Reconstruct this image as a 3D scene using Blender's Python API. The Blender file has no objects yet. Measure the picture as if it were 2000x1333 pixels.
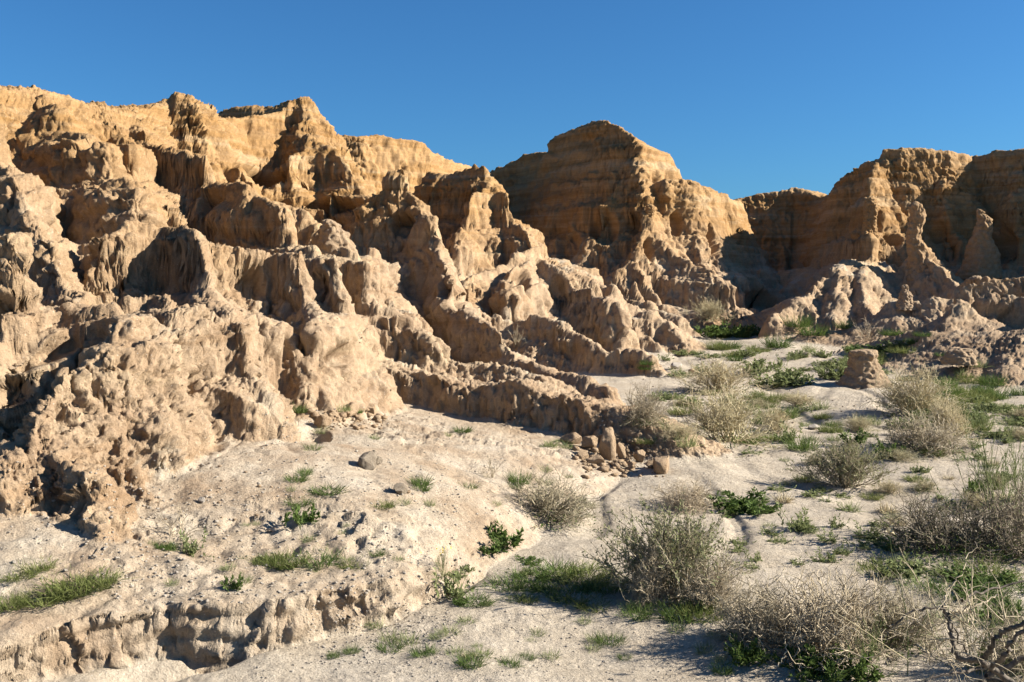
import bpy, math, random, time
import numpy as np
from mathutils import Vector
from concurrent.futures import ThreadPoolExecutor
T0 = time.time()
random.seed(7)
SC = bpy.context.scene
COL = SC.collection

# ------------------------------------------------------------------ camera
F = 1944.0          # focal length in photo pixels
HOR = 560.0         # horizon row in photo pixels
CZ = 2.5            # camera height
cam = bpy.data.cameras.new('camera')
cam.sensor_width = 36.0
cam.lens = F / 2000.0 * 36.0
cam.shift_y = (HOR - 666.5) / 2000.0
cam.clip_start = 0.05
cam.clip_end = 6000
camo = bpy.data.objects.new('camera', cam)
camo.location = (0, 0, CZ)
camo.rotation_euler = (math.pi / 2, 0, 0)
COL.objects.link(camo)
SC.camera = camo

# ------------------------------------------------------------------ sky, sun, exposure
SUN_EL = math.radians(28)
SUN_AZ = math.radians(90)      # from +y towards +x: the light comes from the right
w = bpy.data.worlds.new('World')
SC.world = w
w.use_nodes = True
nt = w.node_tree
sky = nt.nodes.new('ShaderNodeTexSky')
sky.sky_type = 'NISHITA'
sky.sun_disc = False
sky.sun_elevation = SUN_EL
sky.sun_rotation = SUN_AZ
sky.altitude = 0
sky.air_density = 1.0
sky.dust_density = 0.6
sky.ozone_density = 6.5
bg = nt.nodes['Background']
bg.inputs['Strength'].default_value = 0.05
tint = nt.nodes.new('ShaderNodeMix'); tint.data_type = 'RGBA'; tint.blend_type = 'MULTIPLY'
tint.inputs[0].default_value = 1.0; tint.inputs[7].default_value = (.37, .69, .865, 1)      # deep, dry desert blue
nt.links.new(sky.outputs[0], tint.inputs[6])
nt.links.new(tint.outputs[2], bg.inputs['Color'])
sun = bpy.data.lights.new('sun', 'SUN')
sun.energy = 5.0
sun.angle = math.radians(0.5)
sun.color = (1.0, 0.93, 0.82)
suno = bpy.data.objects.new('sun', sun)
sdir = Vector((math.sin(SUN_AZ) * math.cos(SUN_EL), math.cos(SUN_AZ) * math.cos(SUN_EL), math.sin(SUN_EL)))
suno.rotation_euler = (-sdir).to_track_quat('-Z', 'Y').to_euler()
suno.location = (30, 10, 30)
COL.objects.link(suno)
SC.view_settings.view_transform = 'Standard'
SC.view_settings.look = 'None'
SC.view_settings.exposure = 1.6
SC.view_settings.gamma = 1.0
SC.view_settings.use_curve_mapping = False
SC.cycles.max_bounces = 6
SC.cycles.diffuse_bounces = 5

# ------------------------------------------------------------------ numpy noise
POOL = ThreadPoolExecutor(4); POOL2 = ThreadPoolExecutor(4)
_r = np.random.RandomState(11)
GRAD = _r.normal(size=(1024, 3)).astype(np.float32)
GRAD /= np.linalg.norm(GRAD, axis=1, keepdims=True)
PERM = _r.permutation(1024).astype(np.int32)
PERM = np.concatenate([PERM, PERM, PERM])

def _perlin(x, y, z, seed):
    xi = np.floor(x); yi = np.floor(y); zi = np.floor(z)
    fx = (x - xi).astype(np.float32); fy = (y - yi).astype(np.float32); fz = (z - zi).astype(np.float32)
    xi = xi.astype(np.int32) & 1023; yi = yi.astype(np.int32) & 1023; zi = (zi.astype(np.int32) + seed * 57) & 1023
    u = fx * fx * fx * (fx * (fx * 6 - 15) + 10)
    v = fy * fy * fy * (fy * (fy * 6 - 15) + 10)
    t = fz * fz * fz * (fz * (fz * 6 - 15) + 10)
    def g(dx, dy, dz):
        h = PERM[PERM[PERM[xi + dx] + yi + dy] + zi + dz]
        gr = GRAD[h]
        return gr[:, 0] * (fx - dx) + gr[:, 1] * (fy - dy) + gr[:, 2] * (fz - dz)
    a = g(0, 0, 0); a += u * (g(1, 0, 0) - a)
    b = g(0, 1, 0); b += u * (g(1, 1, 0) - b)
    a += v * (b - a)
    c = g(0, 0, 1); c += u * (g(1, 0, 1) - c)
    d = g(0, 1, 1); d += u * (g(1, 1, 1) - d)
    c += v * (d - c)
    a += t * (c - a)
    return a * 1.5

def pn(x, y, z=None, seed=0):
    """gradient noise, about -1..1, any shape, threaded"""
    x = np.asarray(x, np.float32); sh = x.shape
    x = x.ravel(); y = np.asarray(y, np.float32).ravel()
    z = np.full_like(x, 0.37) if z is None else np.asarray(z, np.float32).ravel()
    n = x.size
    if n < 20000:
        return _perlin(x, y, z, seed).reshape(sh)
    k = max(4, n // 9000)
    ix = np.linspace(0, n, k + 1).astype(int)
    r = list(POOL.map(lambda i: _perlin(x[ix[i]:ix[i+1]], y[ix[i]:ix[i+1]], z[ix[i]:ix[i+1]], seed), range(k)))
    return np.concatenate(r).reshape(sh)

def _wor(x, y, z, seed):
    bx = np.floor(x - .5); by = np.floor(y - .5); bz = np.floor(z - .5)
    best = np.full(x.shape, 9, np.float32)
    ix = bx.astype(np.int32) & 1023; iy = by.astype(np.int32) & 1023; iz = (bz.astype(np.int32) + seed * 31) & 1023
    for dx in (0, 1):
        for dy in (0, 1):
            for dz in (0, 1):
                j = GRAD[PERM[PERM[PERM[ix + dx] + iy + dy] + iz + dz]] * .38
                d = (x - bx - dx - .5 - j[:, 0]) ** 2 + (y - by - dy - .5 - j[:, 1]) ** 2 + (z - bz - dz - .5 - j[:, 2]) ** 2
                best = np.minimum(best, d)
    return best

def _chunk(x, y, z, seed):
    bx = np.floor(x - .5); by = np.floor(y - .5); bz = np.floor(z - .5)
    best = np.full(x.shape, 9, np.float32); val = np.zeros(x.shape, np.float32)
    ix = bx.astype(np.int32) & 1023; iy = by.astype(np.int32) & 1023; iz = (bz.astype(np.int32) + seed * 31) & 1023
    for dx in (0, 1):
        for dy in (0, 1):
            for dz in (0, 1):
                h = PERM[PERM[PERM[ix + dx] + iy + dy] + iz + dz]
                j = GRAD[h]
                ex = x - bx - dx - .5 - j[:, 0] * .38; ey = y - by - dy - .5 - j[:, 1] * .38; ez = z - bz - dz - .5 - j[:, 2] * .38
                d = ex * ex + ey * ey + ez * ez
                m = d < best
                best = np.where(m, d, best)
                g2 = GRAD[(h * 7 + 13) & 1023]
                val = np.where(m, (h & 255) / 127.5 - 1 + 1.1 * (ex * g2[:, 0] + ey * g2[:, 1] + ez * g2[:, 2]), val)
    return val

def chunk(x, y, z, seed):
    '''broken blocks: each cell is a tilted plate of its own height'''
    x = np.asarray(x, np.float32); sh = x.shape
    x = x.ravel(); y = np.asarray(y, np.float32).ravel(); z = np.asarray(z, np.float32).ravel()
    ix = np.linspace(0, x.size, max(4, x.size // 9000) + 1).astype(int)
    return np.concatenate(list(POOL.map(lambda i: _chunk(x[ix[i]:ix[i+1]], y[ix[i]:ix[i+1]], z[ix[i]:ix[i+1]], seed), range(len(ix) - 1)))).reshape(sh)

def knob(x, y, z, seed):
    '''rounded lumps about 0..1 with creases between them'''
    x = np.asarray(x, np.float32); sh = x.shape
    x = x.ravel(); y = np.asarray(y, np.float32).ravel(); z = np.asarray(z, np.float32).ravel()
    ix = np.linspace(0, x.size, max(4, x.size // 9000) + 1).astype(int)
    r = list(POOL.map(lambda i: _wor(x[ix[i]:ix[i+1]], y[ix[i]:ix[i+1]], z[ix[i]:ix[i+1]], seed), range(len(ix) - 1)))
    return 1 - np.clip(np.concatenate(r).reshape(sh) / .62, 0, 1.15)

def _rill(x, y, sx, sy, seed):
    '''stripes that run down the slope: sx, sy = unit vector across the slope'''
    bx = np.floor(x); by = np.floor(y)
    ix = bx.astype(np.int32) & 1023; iy = by.astype(np.int32) & 1023
    co = np.zeros(x.shape, np.float32); si = np.zeros(x.shape, np.float32); ws = np.zeros(x.shape, np.float32) + 1e-6
    for dx in (-1, 0, 1):
        for dy in (-1, 0, 1):
            j = GRAD[PERM[PERM[(ix + dx) & 1023] + ((iy + dy) & 1023)] ^ (seed & 1023)]
            vx = x - bx - dx - .5 - j[:, 0] * .4; vy = y - by - dy - .5 - j[:, 1] * .4
            w = np.exp(-2.2 * (vx * vx + vy * vy))
            ph = (vx * sx + vy * sy) * 6.2832 + j[:, 2] * 3
            co += np.cos(ph) * w; si += np.sin(ph) * w; ws += w
    return co / ws, si / ws

def rill(x, y, sx, sy, seed):
    sh = x.shape; n = x.size; a = [np.asarray(v, np.float32).ravel() for v in (x, y, sx, sy)]
    ix = np.linspace(0, n, max(4, n // 9000) + 1).astype(int)
    r = list(POOL.map(lambda i: _rill(*[v[ix[i]:ix[i+1]] for v in a], seed), range(len(ix) - 1)))
    return np.concatenate([q[0] for q in r]).reshape(sh), np.concatenate([q[1] for q in r]).reshape(sh)

def sstep(a, b, x):
    t = np.clip((x - a) / (b - a), 0, 1)
    return t * t * (3 - 2 * t)

# ------------------------------------------------------------------ photo pixel -> place
def P(px, py, Y):
    return ((px - 1000) / F * Y, Y, CZ + (HOR - py) / F * Y)
FLOOR_SLOPE = 0.012
def G(px, py):                          # on the wash floor
    Y = CZ / (FLOOR_SLOPE + (py - HOR) / F)
    return ((px - 1000) / F * Y, Y, FLOOR_SLOPE * Y)
def Gz(px, py, z):                      # on a level z (below the camera)
    Y = (CZ - z) / ((py - HOR) / F)
    return ((px - 1000) / F * Y, Y, z)

# ------------------------------------------------------------------ terrain features
# ridge: crest points (px, py, distance); each side: (slope1, drop1, slope2, drop2, slope3)
# 'l' side = left of travel direction, 'r' = right of travel
RIDGES = []
def ridge(pts, l, r=None, keep=False, round_=0.25, flute=0.34, ff=0.75, grp='hill', crest=0.12, world=False):
    q = np.array(pts if world else [P(*p) for p in pts], np.float64)
    RIDGES.append(dict(q=q, l=l, r=r or l, rd=round_, fl=flute, ff=ff, grp=grp, cr=crest, keep=keep or l is BACK, seed=len(RIDGES) + 3))

CL = (3.2, 1.7, 1.0, 2.5, 0.62)      # cliff above, talus below
ST = (2.0, 1.0, 1.1, 1.5, 0.75)
BACK = (0.12, 0.8, 0.3, 2.0, 0.6)
SP = (1.7, 0.7, 1.15, 1.6, 0.85)
SPS = (3.0, 1.1, 1.3, 1.2, 0.8)      # steep (left, shaded) side
WALL = (4.5, 0.45, 1.4, 0.4, 0.6)

KN = (2.2, 1.2, 1.2, 1.5, .9)
ridge([(326, 192, 25.2), (340, 179, 25.3), (372, 180, 25.3), (392, 200, 25.5)], (2.6, .6, 1.8, 1.5, .9), keep=True, grp='left', round_=.5, flute=.15, crest=.02)
ridge([(566, 203, 31), (578, 193, 31.1), (602, 192, 31.2), (620, 208, 31.2), (640, 232, 31.3), (656, 256, 31.4)], (3.2, .8, 1.6, 1.5, .9), keep=True, grp='left', round_=.25, crest=.03)
ridge([(735, 362, 22.7), (752, 343, 22.8), (790, 338, 22.8), (806, 372, 22.6)], (3.6, 1.2, 1.4, 1.5, .9), grp='left', round_=.12, crest=.1)
# --- rims (travel from left to right: right side faces the camera, left side is the plateau behind)
ridge([(-900, 120, 14), (-400, 140, 15.5), (-100, 160, 17), (0, 170, 18), (90, 176, 19.5), (180, 198, 21), (250, 212, 22.5), (265, 208, 23)],
      BACK, (1.5, 1.2, 1.0, 2, 0.9), grp='left')
ridge([(265, 208, 23), (300, 210, 24), (322, 200, 25), (350, 188, 25.3), (385, 200, 25.6), (402, 219, 26), (430, 233, 27.5), (465, 231, 29), (520, 222, 30), (552, 217, 30.5), (572, 198, 31),
       (595, 195, 31.2), (625, 220, 31.5), (660, 258, 32)], BACK, CL, grp='left', crest=0.04)
ridge([(650, 262, 40), (700, 265, 40), (740, 265, 41), (800, 275, 42), (825, 276, 42.5), (850, 300, 43.5), (890, 318, 46), (957, 336, 52)],
      BACK, (3.5, 2.6, 1.1, 2.0, 0.7), grp='left', crest=0.04)
ridge([(957, 334, 56), (985, 323, 55.5), (1020, 305, 55), (1050, 297, 54), (1076, 299, 53)], BACK, (3.0, 2.5, 1.0, 2, 0.8), grp='butte', crest=0.04)
# butte
ridge([(1076, 300, 53.2), (1082, 268, 52.6), (1100, 262, 52), (1150, 240, 50.5), (1180, 234, 49.6), (1212, 247, 48.7), (1240, 268, 48), (1262, 282, 48.8), (1310, 304, 50.5), (1318, 334, 50.7)],
      (1.6, 1.5, 1.5, 3, 1), (3.6, 2.6, 1.9, 3.0, 0.9), keep=True, grp='butte', crest=0.04, round_=0.3, flute=0.25)
ridge([(1240, 270, 48), (1252, 340, 46.8), (1264, 400, 45.8), (1258, 450, 44.8), (1235, 505, 43.6), (1255, 545, 42.8), (1300, 592, 42), (1340, 630, 41.3), (1360, 652, 41)],
      (1.9, 1.0, 1.2, 1.5, .9), (2.2, 1.5, 1.1, 2, .8), grp='butte')
ridge([(1235, 505, 43.6), (1190, 540, 43), (1150, 570, 42.5)], ST, grp='butte')
ridge([(1275, 360, 47.2), (1300, 352, 47), (1345, 350, 47.5), (1380, 365, 48.5), (1430, 389, 51), (1445, 392, 53)], BACK, (4.0, 2.4, 1.3, 2.0, 0.8), grp='butte', crest=0.04)
ridge([(1290, 470, 45), (1330, 500, 44), (1380, 520, 43.4), (1415, 550, 43), (1440, 590, 42.6)], (1.5, 1, 1, 1, .8), (2.2, 1, 1, 1, .8), grp='butte')
ridge([(1240, 560, 41.5), (1280, 600, 40.5), (1330, 620, 39.8), (1355, 648, 39.6)], SP, grp='butte')
# far wall
ridge([(1430, 392, 57), (1482, 379, 57), (1520, 376, 57), (1550, 366, 57), (1572, 372, 56.5), (1602, 386, 55.5), (1625, 378, 54)], BACK, (3.2, 3.2, 1.5, 1.6, 0.7), grp='right', crest=0.04)
# right mesa
ridge([(1618, 384, 53.5), (1640, 352, 50.5), (1660, 335, 49.5), (1690, 321, 48.7), (1718, 306, 48), (1726, 291, 47.8), (1760, 289, 47.6), (1800, 289, 47.8), (1850, 295, 48), (1900, 305, 49), (1950, 297, 48),
       (2000, 291, 47), (2200, 280, 43), (2500, 250, 38), (3000, 240, 33)], BACK, (3.4, 3.6, 1.7, 1.4, 0.7), grp='right', crest=0.04)
ridge([(1715, 310, 47.9), (1700, 350, 46), (1692, 400, 44.8), (1690, 450, 44), (1700, 488, 43.2)], (2.2, 2.0, 1.3, 1.5, .8), (3.0, 2.5, 1.3, 1.5, .7), grp='right', round_=0.2)
ridge([(1850, 300, 48), (1840, 360, 46.8), (1850, 420, 46)], (2.5, 2, 1.3, 1, .8), grp='right')
ridge([(2000, 300, 47), (1985, 380, 45.5), (1990, 460, 44.5)], (3, 2, 1.3, 1, .8), grp='right')
ridge([(1702, 488, 43), (1650, 497, 41.5), (1622, 530, 40.3), (1585, 565, 39), (1545, 590, 38), (1508, 612, 37.2)], (1.3, .8, .8, .8, .5), (2.4, 1.2, 1.2, 1, .6), grp='right')
ridge([(1690, 500, 42), (1680, 550, 39.5), (1690, 590, 38), (1710, 622, 37)], (1.3, .7, .8, .6, .45), grp='right')
ridge([(1640, 520, 40.5), (1630, 570, 38.5), (1625, 612, 37.4)], (1.4, .5, .9, .5, .45), grp='right')
ridge([(1700, 640, 35.5), (1600, 650, 35.5), (1500, 657, 36.5)], (0.35, .3, .4, .3, .3), grp='right', flute=.15)
ridge([(1795, 470, 41.5), (1815, 505, 40.5), (1850, 535, 39.6), (1880, 560, 38.5)], (1.6, .8, 1, 1, .6), (2.4, 1.2, 1.2, 1, .6), grp='right')
ridge([(1870, 560, 38), (1905, 545, 37.8), (1955, 550, 37.5), (2000, 545, 37.5), (2100, 540, 36)], (1.2, .5, .8, 1, .6), (3.2, .8, 1.0, .5, .5), grp='right')
ridge([(1915, 510, 43), (1935, 520, 43), (1990, 535, 42.5)], (1.2, .5, .8, 1, .6), (1.5, .8, 1.0, .5, .5), grp='right')
ridge([(1740, 592, 35.5), (1765, 588, 35.3), (1800, 592, 35), (1860, 585, 35)], (1.5, .5, .6, .5, .4), (2.0, .5, .6, .5, .4), grp='right')
# near right block and its talus mound
ridge([(1868, 572, 28.5), (1900, 556, 28.4), (1940, 556, 28.4), (1985, 578, 28.2), (2030, 585, 28), (2120, 560, 27)], (1.5, .6, .6, .8, .35), (6, .9, .42, .6, .3), grp='right', flute=.25, round_=.12, crest=.1)
ridge([(1872, 590, 28.2), (1845, 628, 27.4), (1805, 655, 27)], (1.0, .3, .5, .5, .3), (2.4, .35, .5, .5, .3), grp='right', flute=.2)
ridge([(1890, 640, 27), (1960, 645, 26.5), (2100, 640, 25.5)], (.4, .5, .4, 1, .3), (.36, .8, .3, .6, .2), grp='right', flute=.1)
ridge([(1660, 735, 24), (1560, 690, 30), (1480, 662, 35)], (.10, .3, .1, .3, .1), grp='ground', flute=.1, crest=0)

# --- left spurs (travel from the rim downwards: right side faces the camera/left, left side the sun)
ridge([(-140, 200, 15.5), (-40, 240, 14.8), (12, 310, 13.8), (40, 390, 12.8), (90, 480, 11.8), (140, 548, 10.8), (165, 600, 10)], SP, SPS, grp='left')
ridge([(80, 185, 19), (140, 232, 17.4), (222, 318, 15.6), (258, 380, 14.6), (278, 420, 14)], (1.3, .8, 1.0, 2, .9), (1.0, .5, .85, 2, .9), grp='left')
ridge([(225, 445, 12.3), (262, 428, 12.7), (320, 422, 13), (352, 432, 12.8), (388, 490, 12.2), (425, 565, 11.5), (450, 640, 11), (480, 700, 10.7), (522, 765, 10.5), (555, 858, 10.3)],
      (1.8, .6, 1.1, 1.5, .9), (4.2, 1.0, 1.3, 1.2, .8), grp='left', round_=.15)
ridge([(262, 215, 23), (270, 262, 21), (330, 302, 19.5), (430, 336, 18.4), (500, 388, 17.7), (560, 432, 17), (605, 488, 16.4), (632, 520, 16)], (1.6, .8, 1.1, 2, .9), (3.4, 1.5, 1.2, 1.5, .9), grp='left')
ridge([(230, 262, 19), (250, 300, 18), (290, 400, 16.4), (380, 470, 15.2)], (1.2, .8, 1, 1, .9), (2.2, 1, 1, 1, .9), grp='left')
ridge([(595, 205, 31), (610, 260, 29.5), (600, 300, 28.5), (560, 330, 27.5), (520, 360, 27)], (2.0, 1, 1.2, 1.5, .9), (1.6, 1, 1.1, 1.5, .9), grp='left')
ridge([(610, 260, 29.5), (660, 300, 28.5), (700, 350, 27.6), (720, 395, 27)], (2.2, 1, 1.2, 1.5, .9), (1.3, 1, 1.1, 1.5, .9), grp='left')
ridge([(430, 235, 27.5), (420, 280, 26), (470, 330, 25)], (1.8, 1, 1.1, 1, .9), (2.6, 1, 1.1, 1, .9), grp='left')
ridge([(540, 400, 19.5), (580, 410, 19.5), (622, 440, 19.2)], (1.8, .8, 1, 1, .9), grp='left')
ridge([(625, 445, 18.2), (640, 432, 18.3), (665, 455, 18), (690, 500, 17.6)], (2.4, .8, 1.2, 1, .9), (3, 1, 1.2, 1, .9), grp='left', round_=.15)
ridge([(405, 503, 13.6), (440, 494, 14), (530, 492, 14.4), (565, 500, 14.3), (590, 545, 13.9), (622, 605, 13.4), (618, 660, 12.8), (610, 705, 12.4)], (2.2, .6, 1.7, 1, 1.2), (3.2, .9, 1.2, 1, .8), grp='left', round_=.2)
ridge([(590, 528, 17), (630, 517, 17.3), (690, 520, 17.3), (735, 552, 16.9), (780, 600, 16.8), (815, 640, 16.6), (840, 668, 16.5)], (1.9, .8, 1.4, 1, 1.0), (3.4, 1.4, 2.0, 1, 1.2), grp='left', round_=.4)
ridge([(622, 605, 13.6), (660, 618, 14.2), (690, 640, 14.6)], (2.2, .5, 1.5, 1, 1.2), (2, .5, 1.4, 1, 1.2), grp='left')
# tall tower and its long ridge
ridge([(712, 398, 22.6), (728, 368, 22.8), (765, 344, 23), (795, 350, 23), (818, 400, 22.4), (850, 462, 21.6), (868, 520, 21), (884, 560, 20.5), (925, 615, 19.6), (990, 678, 18.4)],
      (2.4, 1.0, 1.4, 2, .8), (3.4, 1.6, 1.4, 1.5, .8), grp='left', round_=.18, flute=.35)
ridge([(725, 480, 21.2), (715, 530, 20), (745, 560, 19), (790, 610, 18)], (1.5, .8, 1.1, 1, .8), (2.4, .8, 1.1, 1, .8), grp='left', round_=.3)
ridge([(990, 678, 18.4), (1060, 700, 17.6), (1140, 728, 16.8), (1185, 765, 16.2), (1205, 815, 15.8)], (1.8, .6, .9, .5, .6), (2.6, .6, .8, .5, .6), grp='left', round_=.2)
ridge([(865, 690, 16.4), (940, 700, 16.6), (1000, 712, 16.5), (1060, 730, 16.3)], (.6, .3, .6, .5, .5), (2.6, .35, .7, .5, .6), grp='left', round_=.15)
ridge([(706, 702, 15.5), (770, 712, 15.3), (845, 732, 15.1), (880, 748, 14.9), (960, 748, 14.7), (1020, 744, 14.5), (1060, 768, 14.35), (1110, 790, 14.2), (1128, 798, 14.1)], (.12, .15, .35, .5, .5), (5.0, .55, .5, .3, .5), grp='left', round_=.08, flute=.25, ff=1.2)
# tower behind
ridge([(840, 332, 37), (862, 322, 36.5), (920, 318, 36), (946, 322, 35.6), (958, 372, 35), (1000, 412, 34), (1030, 455, 33), (1050, 500, 32.3), (1105, 535, 31.4), (1160, 575, 30.6), (1200, 602, 30)],
      (2.2, 1.3, 1.3, 2, .8), (2.6, 1.8, 1.5, 1.5, .8), grp='left', round_=.2)
ridge([(958, 372, 35), (905, 420, 33), (895, 470, 31.8), (880, 520, 31)], (1.8, .8, 1.1, 1, .8), (2.4, 1, 1.1, 1, .8), grp='left', round_=.15)
ridge([(1050, 490, 32.4), (990, 500, 31), (940, 515, 30), (905, 545, 29), (915, 600, 28)], (2.2, .8, 1.1, 1, .8), (2.4, 1, 1.1, 1, .8), grp='left', round_=.15)
ridge([(1050, 500, 32.3), (1000, 510, 30), (985, 560, 28.8), (1000, 600, 28)], (2.2, .8, 1.1, 1, .8), grp='left', round_=.15)
ridge([(930, 628, 27.2), (1000, 614, 27.4), (1085, 622, 26.8), (1135, 650, 26.2), (1185, 686, 25.4), (1225, 680, 25.4), (1275, 702, 24.8), (1292, 722, 24.6)], (.9, .4, .7, .4, .5), (2.6, .6, .7, .5, .5), grp='left', round_=.2, flute=.2)
ridge([(1170, 600, 35), (1235, 610, 34), (1300, 640, 33)], (.6, .5, .5, .5, .5), (.9, .5, .6, .5, .5), grp='left')
# near left masses
ridge([(-200, 430, 9.8), (-60, 470, 9.6), (10, 490, 9.7), (28, 560, 9.4), (10, 640, 9)], (1.8, .6, 1.2, 1, .8), (2.4, .6, 1.2, 1, .8), grp='left', round_=.2)
ridge([(45, 572, 9.9), (110, 560, 10), (180, 566, 10), (228, 585, 9.9), (236, 640, 9.5), (205, 690, 9.1), (160, 725, 8.8), (110, 775, 8.4), (60, 830, 8), (5, 885, 7.7)],
      (1.5, .5, 1.2, .8, .7), (3.4, .6, 1.3, .6, .8), grp='left', round_=.25)
ridge([(-120, 860, 8.2), (0, 872, 8.1), (100, 878, 7.9), (165, 925, 7.6), (208, 1000, 7.3), (195, 1060, 7.1)], (1.7, .35, 1.2, .5, .7), (2.4, .3, .9, .5, .6), grp='left', round_=.2)
ridge([(250, 560, 10.8), (300, 556, 11), (350, 600, 10.6), (330, 670, 10.1), (300, 700, 9.7), (290, 780, 9.3), (268, 830, 9), (235, 850, 8.7), (245, 905, 8.4), (290, 965, 8.2)], (1.7, .4, 1.2, .8, .8), (2.6, .5, 1.2, .8, .8), grp='left', round_=.18)
ridge([(335, 705, 10.2), (380, 715, 10.3), (440, 745, 10.2), (500, 775, 10.2)], (1.0, .4, .8, .6, .7), (4.2, .5, 1.2, .5, .8), grp='left', round_=.12)
ridge([(350, 600, 10.8), (420, 650, 10.9), (440, 700, 10.7), (430, 720, 10.5)], (1.4, .5, 1, 1, .8), (2.4, .4, 1.2, 1, .8), grp='left', round_=.2)
ridge([(500, 635, 12.3), (555, 655, 12.5), (590, 695, 12.4), (600, 742, 12.2)], (2.0, .4, 1.4, .6, 1.0), (1.8, .3, 1, .6, .7), grp='left', round_=.2)

HOLLOWS = [  # recesses in the faces: photo pixel, half width, half height, depth in metres
    (45, 690, 60, 34, .45), (20, 765, 40, 30, .4), (190, 275, 28, 26, .5), (240, 345, 18, 60, .4), (500, 345, 62, 20, .8), (640, 405, 48, 14, .6),
    (668, 700, 26, 24, .35), (600, 852, 46, 14, .22), (1950, 470, 18, 46, 1.4), (1742, 466, 26, 12, .7), (1660, 465, 14, 5, .4),
    (1270, 485, 12, 26, .8), (1235, 440, 14, 20, .5), (1480, 590, 50, 20, .8), (870, 560, 14, 34, .5), (895, 590, 14, 20, .4), (785, 440, 26, 22, .4), (620, 560, 22, 30, .25), (490, 560, 26, 30, .3),
    (1020, 545, 22, 26, .5), (1090, 570, 18, 24, .4), (400, 400, 24, 26, .3), (1395, 470, 12, 40, .6), (1320, 440, 14, 26, .5), 
    (1850, 470, 22, 40, .6), (1110, 480, 24, 40, .5), (1180, 450, 30, 36, .5)]
# --- fan (the raised apron below the left cliff) ------------------------------------
FAN = [  # px, py, z, edge slope
    (-500, 1330, .40, 3.2), (-200, 1300, .40, 3.2), (0, 1258, .40, 3.2), (150, 1216, .42, 3.4), (300, 1186, .43, 3.6), (430, 1180, .43, 3.6), (560, 1168, .42, 3.4), (690, 1150, .40, 3), (790, 1128, .38, 2.5),
    (822, 1105, .34, .9), (880, 1060, .34, .5), (945, 1022, .36, .45), (975, 985, .38, .3), (1010, 960, .36, .2), (1100, 940, .26, .16), (1180, 925, .2, .18), (1232, 898, .18, .5), (1210, 850, .22, .8)]
FANXY = [Gz(a, b, c)[:2] for a, b, c, d in FAN] + [(0.5, 17.0), (-1, 22), (-12, 22), (-14, 6.0)]
FANSL = [d for a, b, c, d in FAN] + [1, 1, 1, 1]
FANPTS = [Gz(a, b, c) for a, b, c, d in FAN] + [Gz(*p) for p in [
    (0, 1110, .66), (200, 1085, .64), (100, 1180, .5), (370, 945, .80), (560, 875, .88), (640, 800, .86), (720, 782, .80), (850, 806, .64), (1000, 846, .50), (1130, 862, .34),
    (300, 1040, .62), (450, 1080, .52), (600, 1000, .66), (700, 930, .74), (800, 900, .66), (900, 960, .55), (800, 1050, .48), (650, 1100, .47), (1000, 890, .5), (900, 870, .6)]] + [(-2, 17, 1.0), (-2, 22, 1.1), (-10, 20, 1.2), (-12, 8, .9)]

def tps(pts):
    p = np.array(pts, np.float64); n = len(p)
    d = np.sqrt(((p[:, None, :2] - p[None, :, :2]) ** 2).sum(-1)) + 1e-9
    A = np.zeros((n + 3, n + 3)); A[:n, :n] = d * d * np.log(d) + np.eye(n) * 0.02
    A[:n, n] = 1; A[:n, n+1:] = p[:, :2]; A[n, :n] = 1; A[n+1:, :n] = p[:, :2].T
    c = np.linalg.solve(A, np.concatenate([p[:, 2], [0, 0, 0]]))
    def f(x, y):
        r = c[n] + c[n+1] * x + c[n+2] * y
        for i in range(n):
            d2 = (x - p[i, 0]) ** 2 + (y - p[i, 1]) ** 2 + 1e-9
            r = r + c[i] * 0.5 * d2 * np.log(d2)
        return r
    return f
FANZ = tps(FANPTS)

def seg_dist(x, y, q, closed=False):
    """distance to polyline, param (segment index + t), side"""
    n = len(q)
    best = np.full(x.shape, 1e9, np.float32); par = np.zeros(x.shape, np.float32); side = np.zeros(x.shape, np.float32)
    for i in range(n if closed else n - 1):
        a = q[i]; b = q[(i + 1) % n]
        ax, ay = float(a[0]), float(a[1]); dx, dy = float(b[0]) - ax, float(b[1]) - ay
        L2 = dx * dx + dy * dy + 1e-12
        t = np.clip(((x - ax) * dx + (y - ay) * dy) / L2, 0, 1)
        ex = x - ax - t * dx; ey = y - ay - t * dy
        d = ex * ex + ey * ey
        m = d < best
        best = np.where(m, d, best); par = np.where(m, i + t, par)
        side = np.where(m, (dx * ey - dy * ex) / np.sqrt(L2 * (d + 1e-8)), side)
    return np.sqrt(best), par, side

def inside(x, y, poly):
    r = np.zeros(x.shape, bool); n = len(poly)
    for i in range(n):
        x0, y0 = poly[i]; x1, y1 = poly[(i + 1) % n]
        if y0 == y1: continue
        c = (y0 > y) != (y1 > y)
        r ^= c & (x < (x1 - x0) * (y - y0) / (y1 - y0) + x0)
    return r

def drop(d, s):
    s1, h1, s2, h2, s3 = s
    d1 = h1 / s1; d2 = d1 + h2 / s2
    return np.where(d < d1, s1 * d, np.where(d < d2, h1 + s2 * (d - d1), h1 + h2 + s3 * (d - d2)))

CHAN = np.array([Gz(260, 1345, 0.05), Gz(380, 1320, .05), Gz(450, 1290, .06), Gz(560, 1240, .07), Gz(650, 1205, .08), Gz(760, 1178, .08), Gz(845, 1160, .08), Gz(900, 1130, .08)])
GROUPS = ['ground', 'fan', 'left', 'butte', 'right']

def base_height(x, y):
    """x, y flat float arrays -> height, group index"""
    n = x.size
    k = max(1, n // 9000)
    ix = np.linspace(0, n, k + 1).astype(int)
    r = list(POOL2.map(lambda i: _base(x[ix[i]:ix[i+1]].astype(np.float32), y[ix[i]:ix[i+1]].astype(np.float32)), range(k)))
    return np.concatenate([a for a, b in r]), np.concatenate([b for a, b in r])

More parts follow.
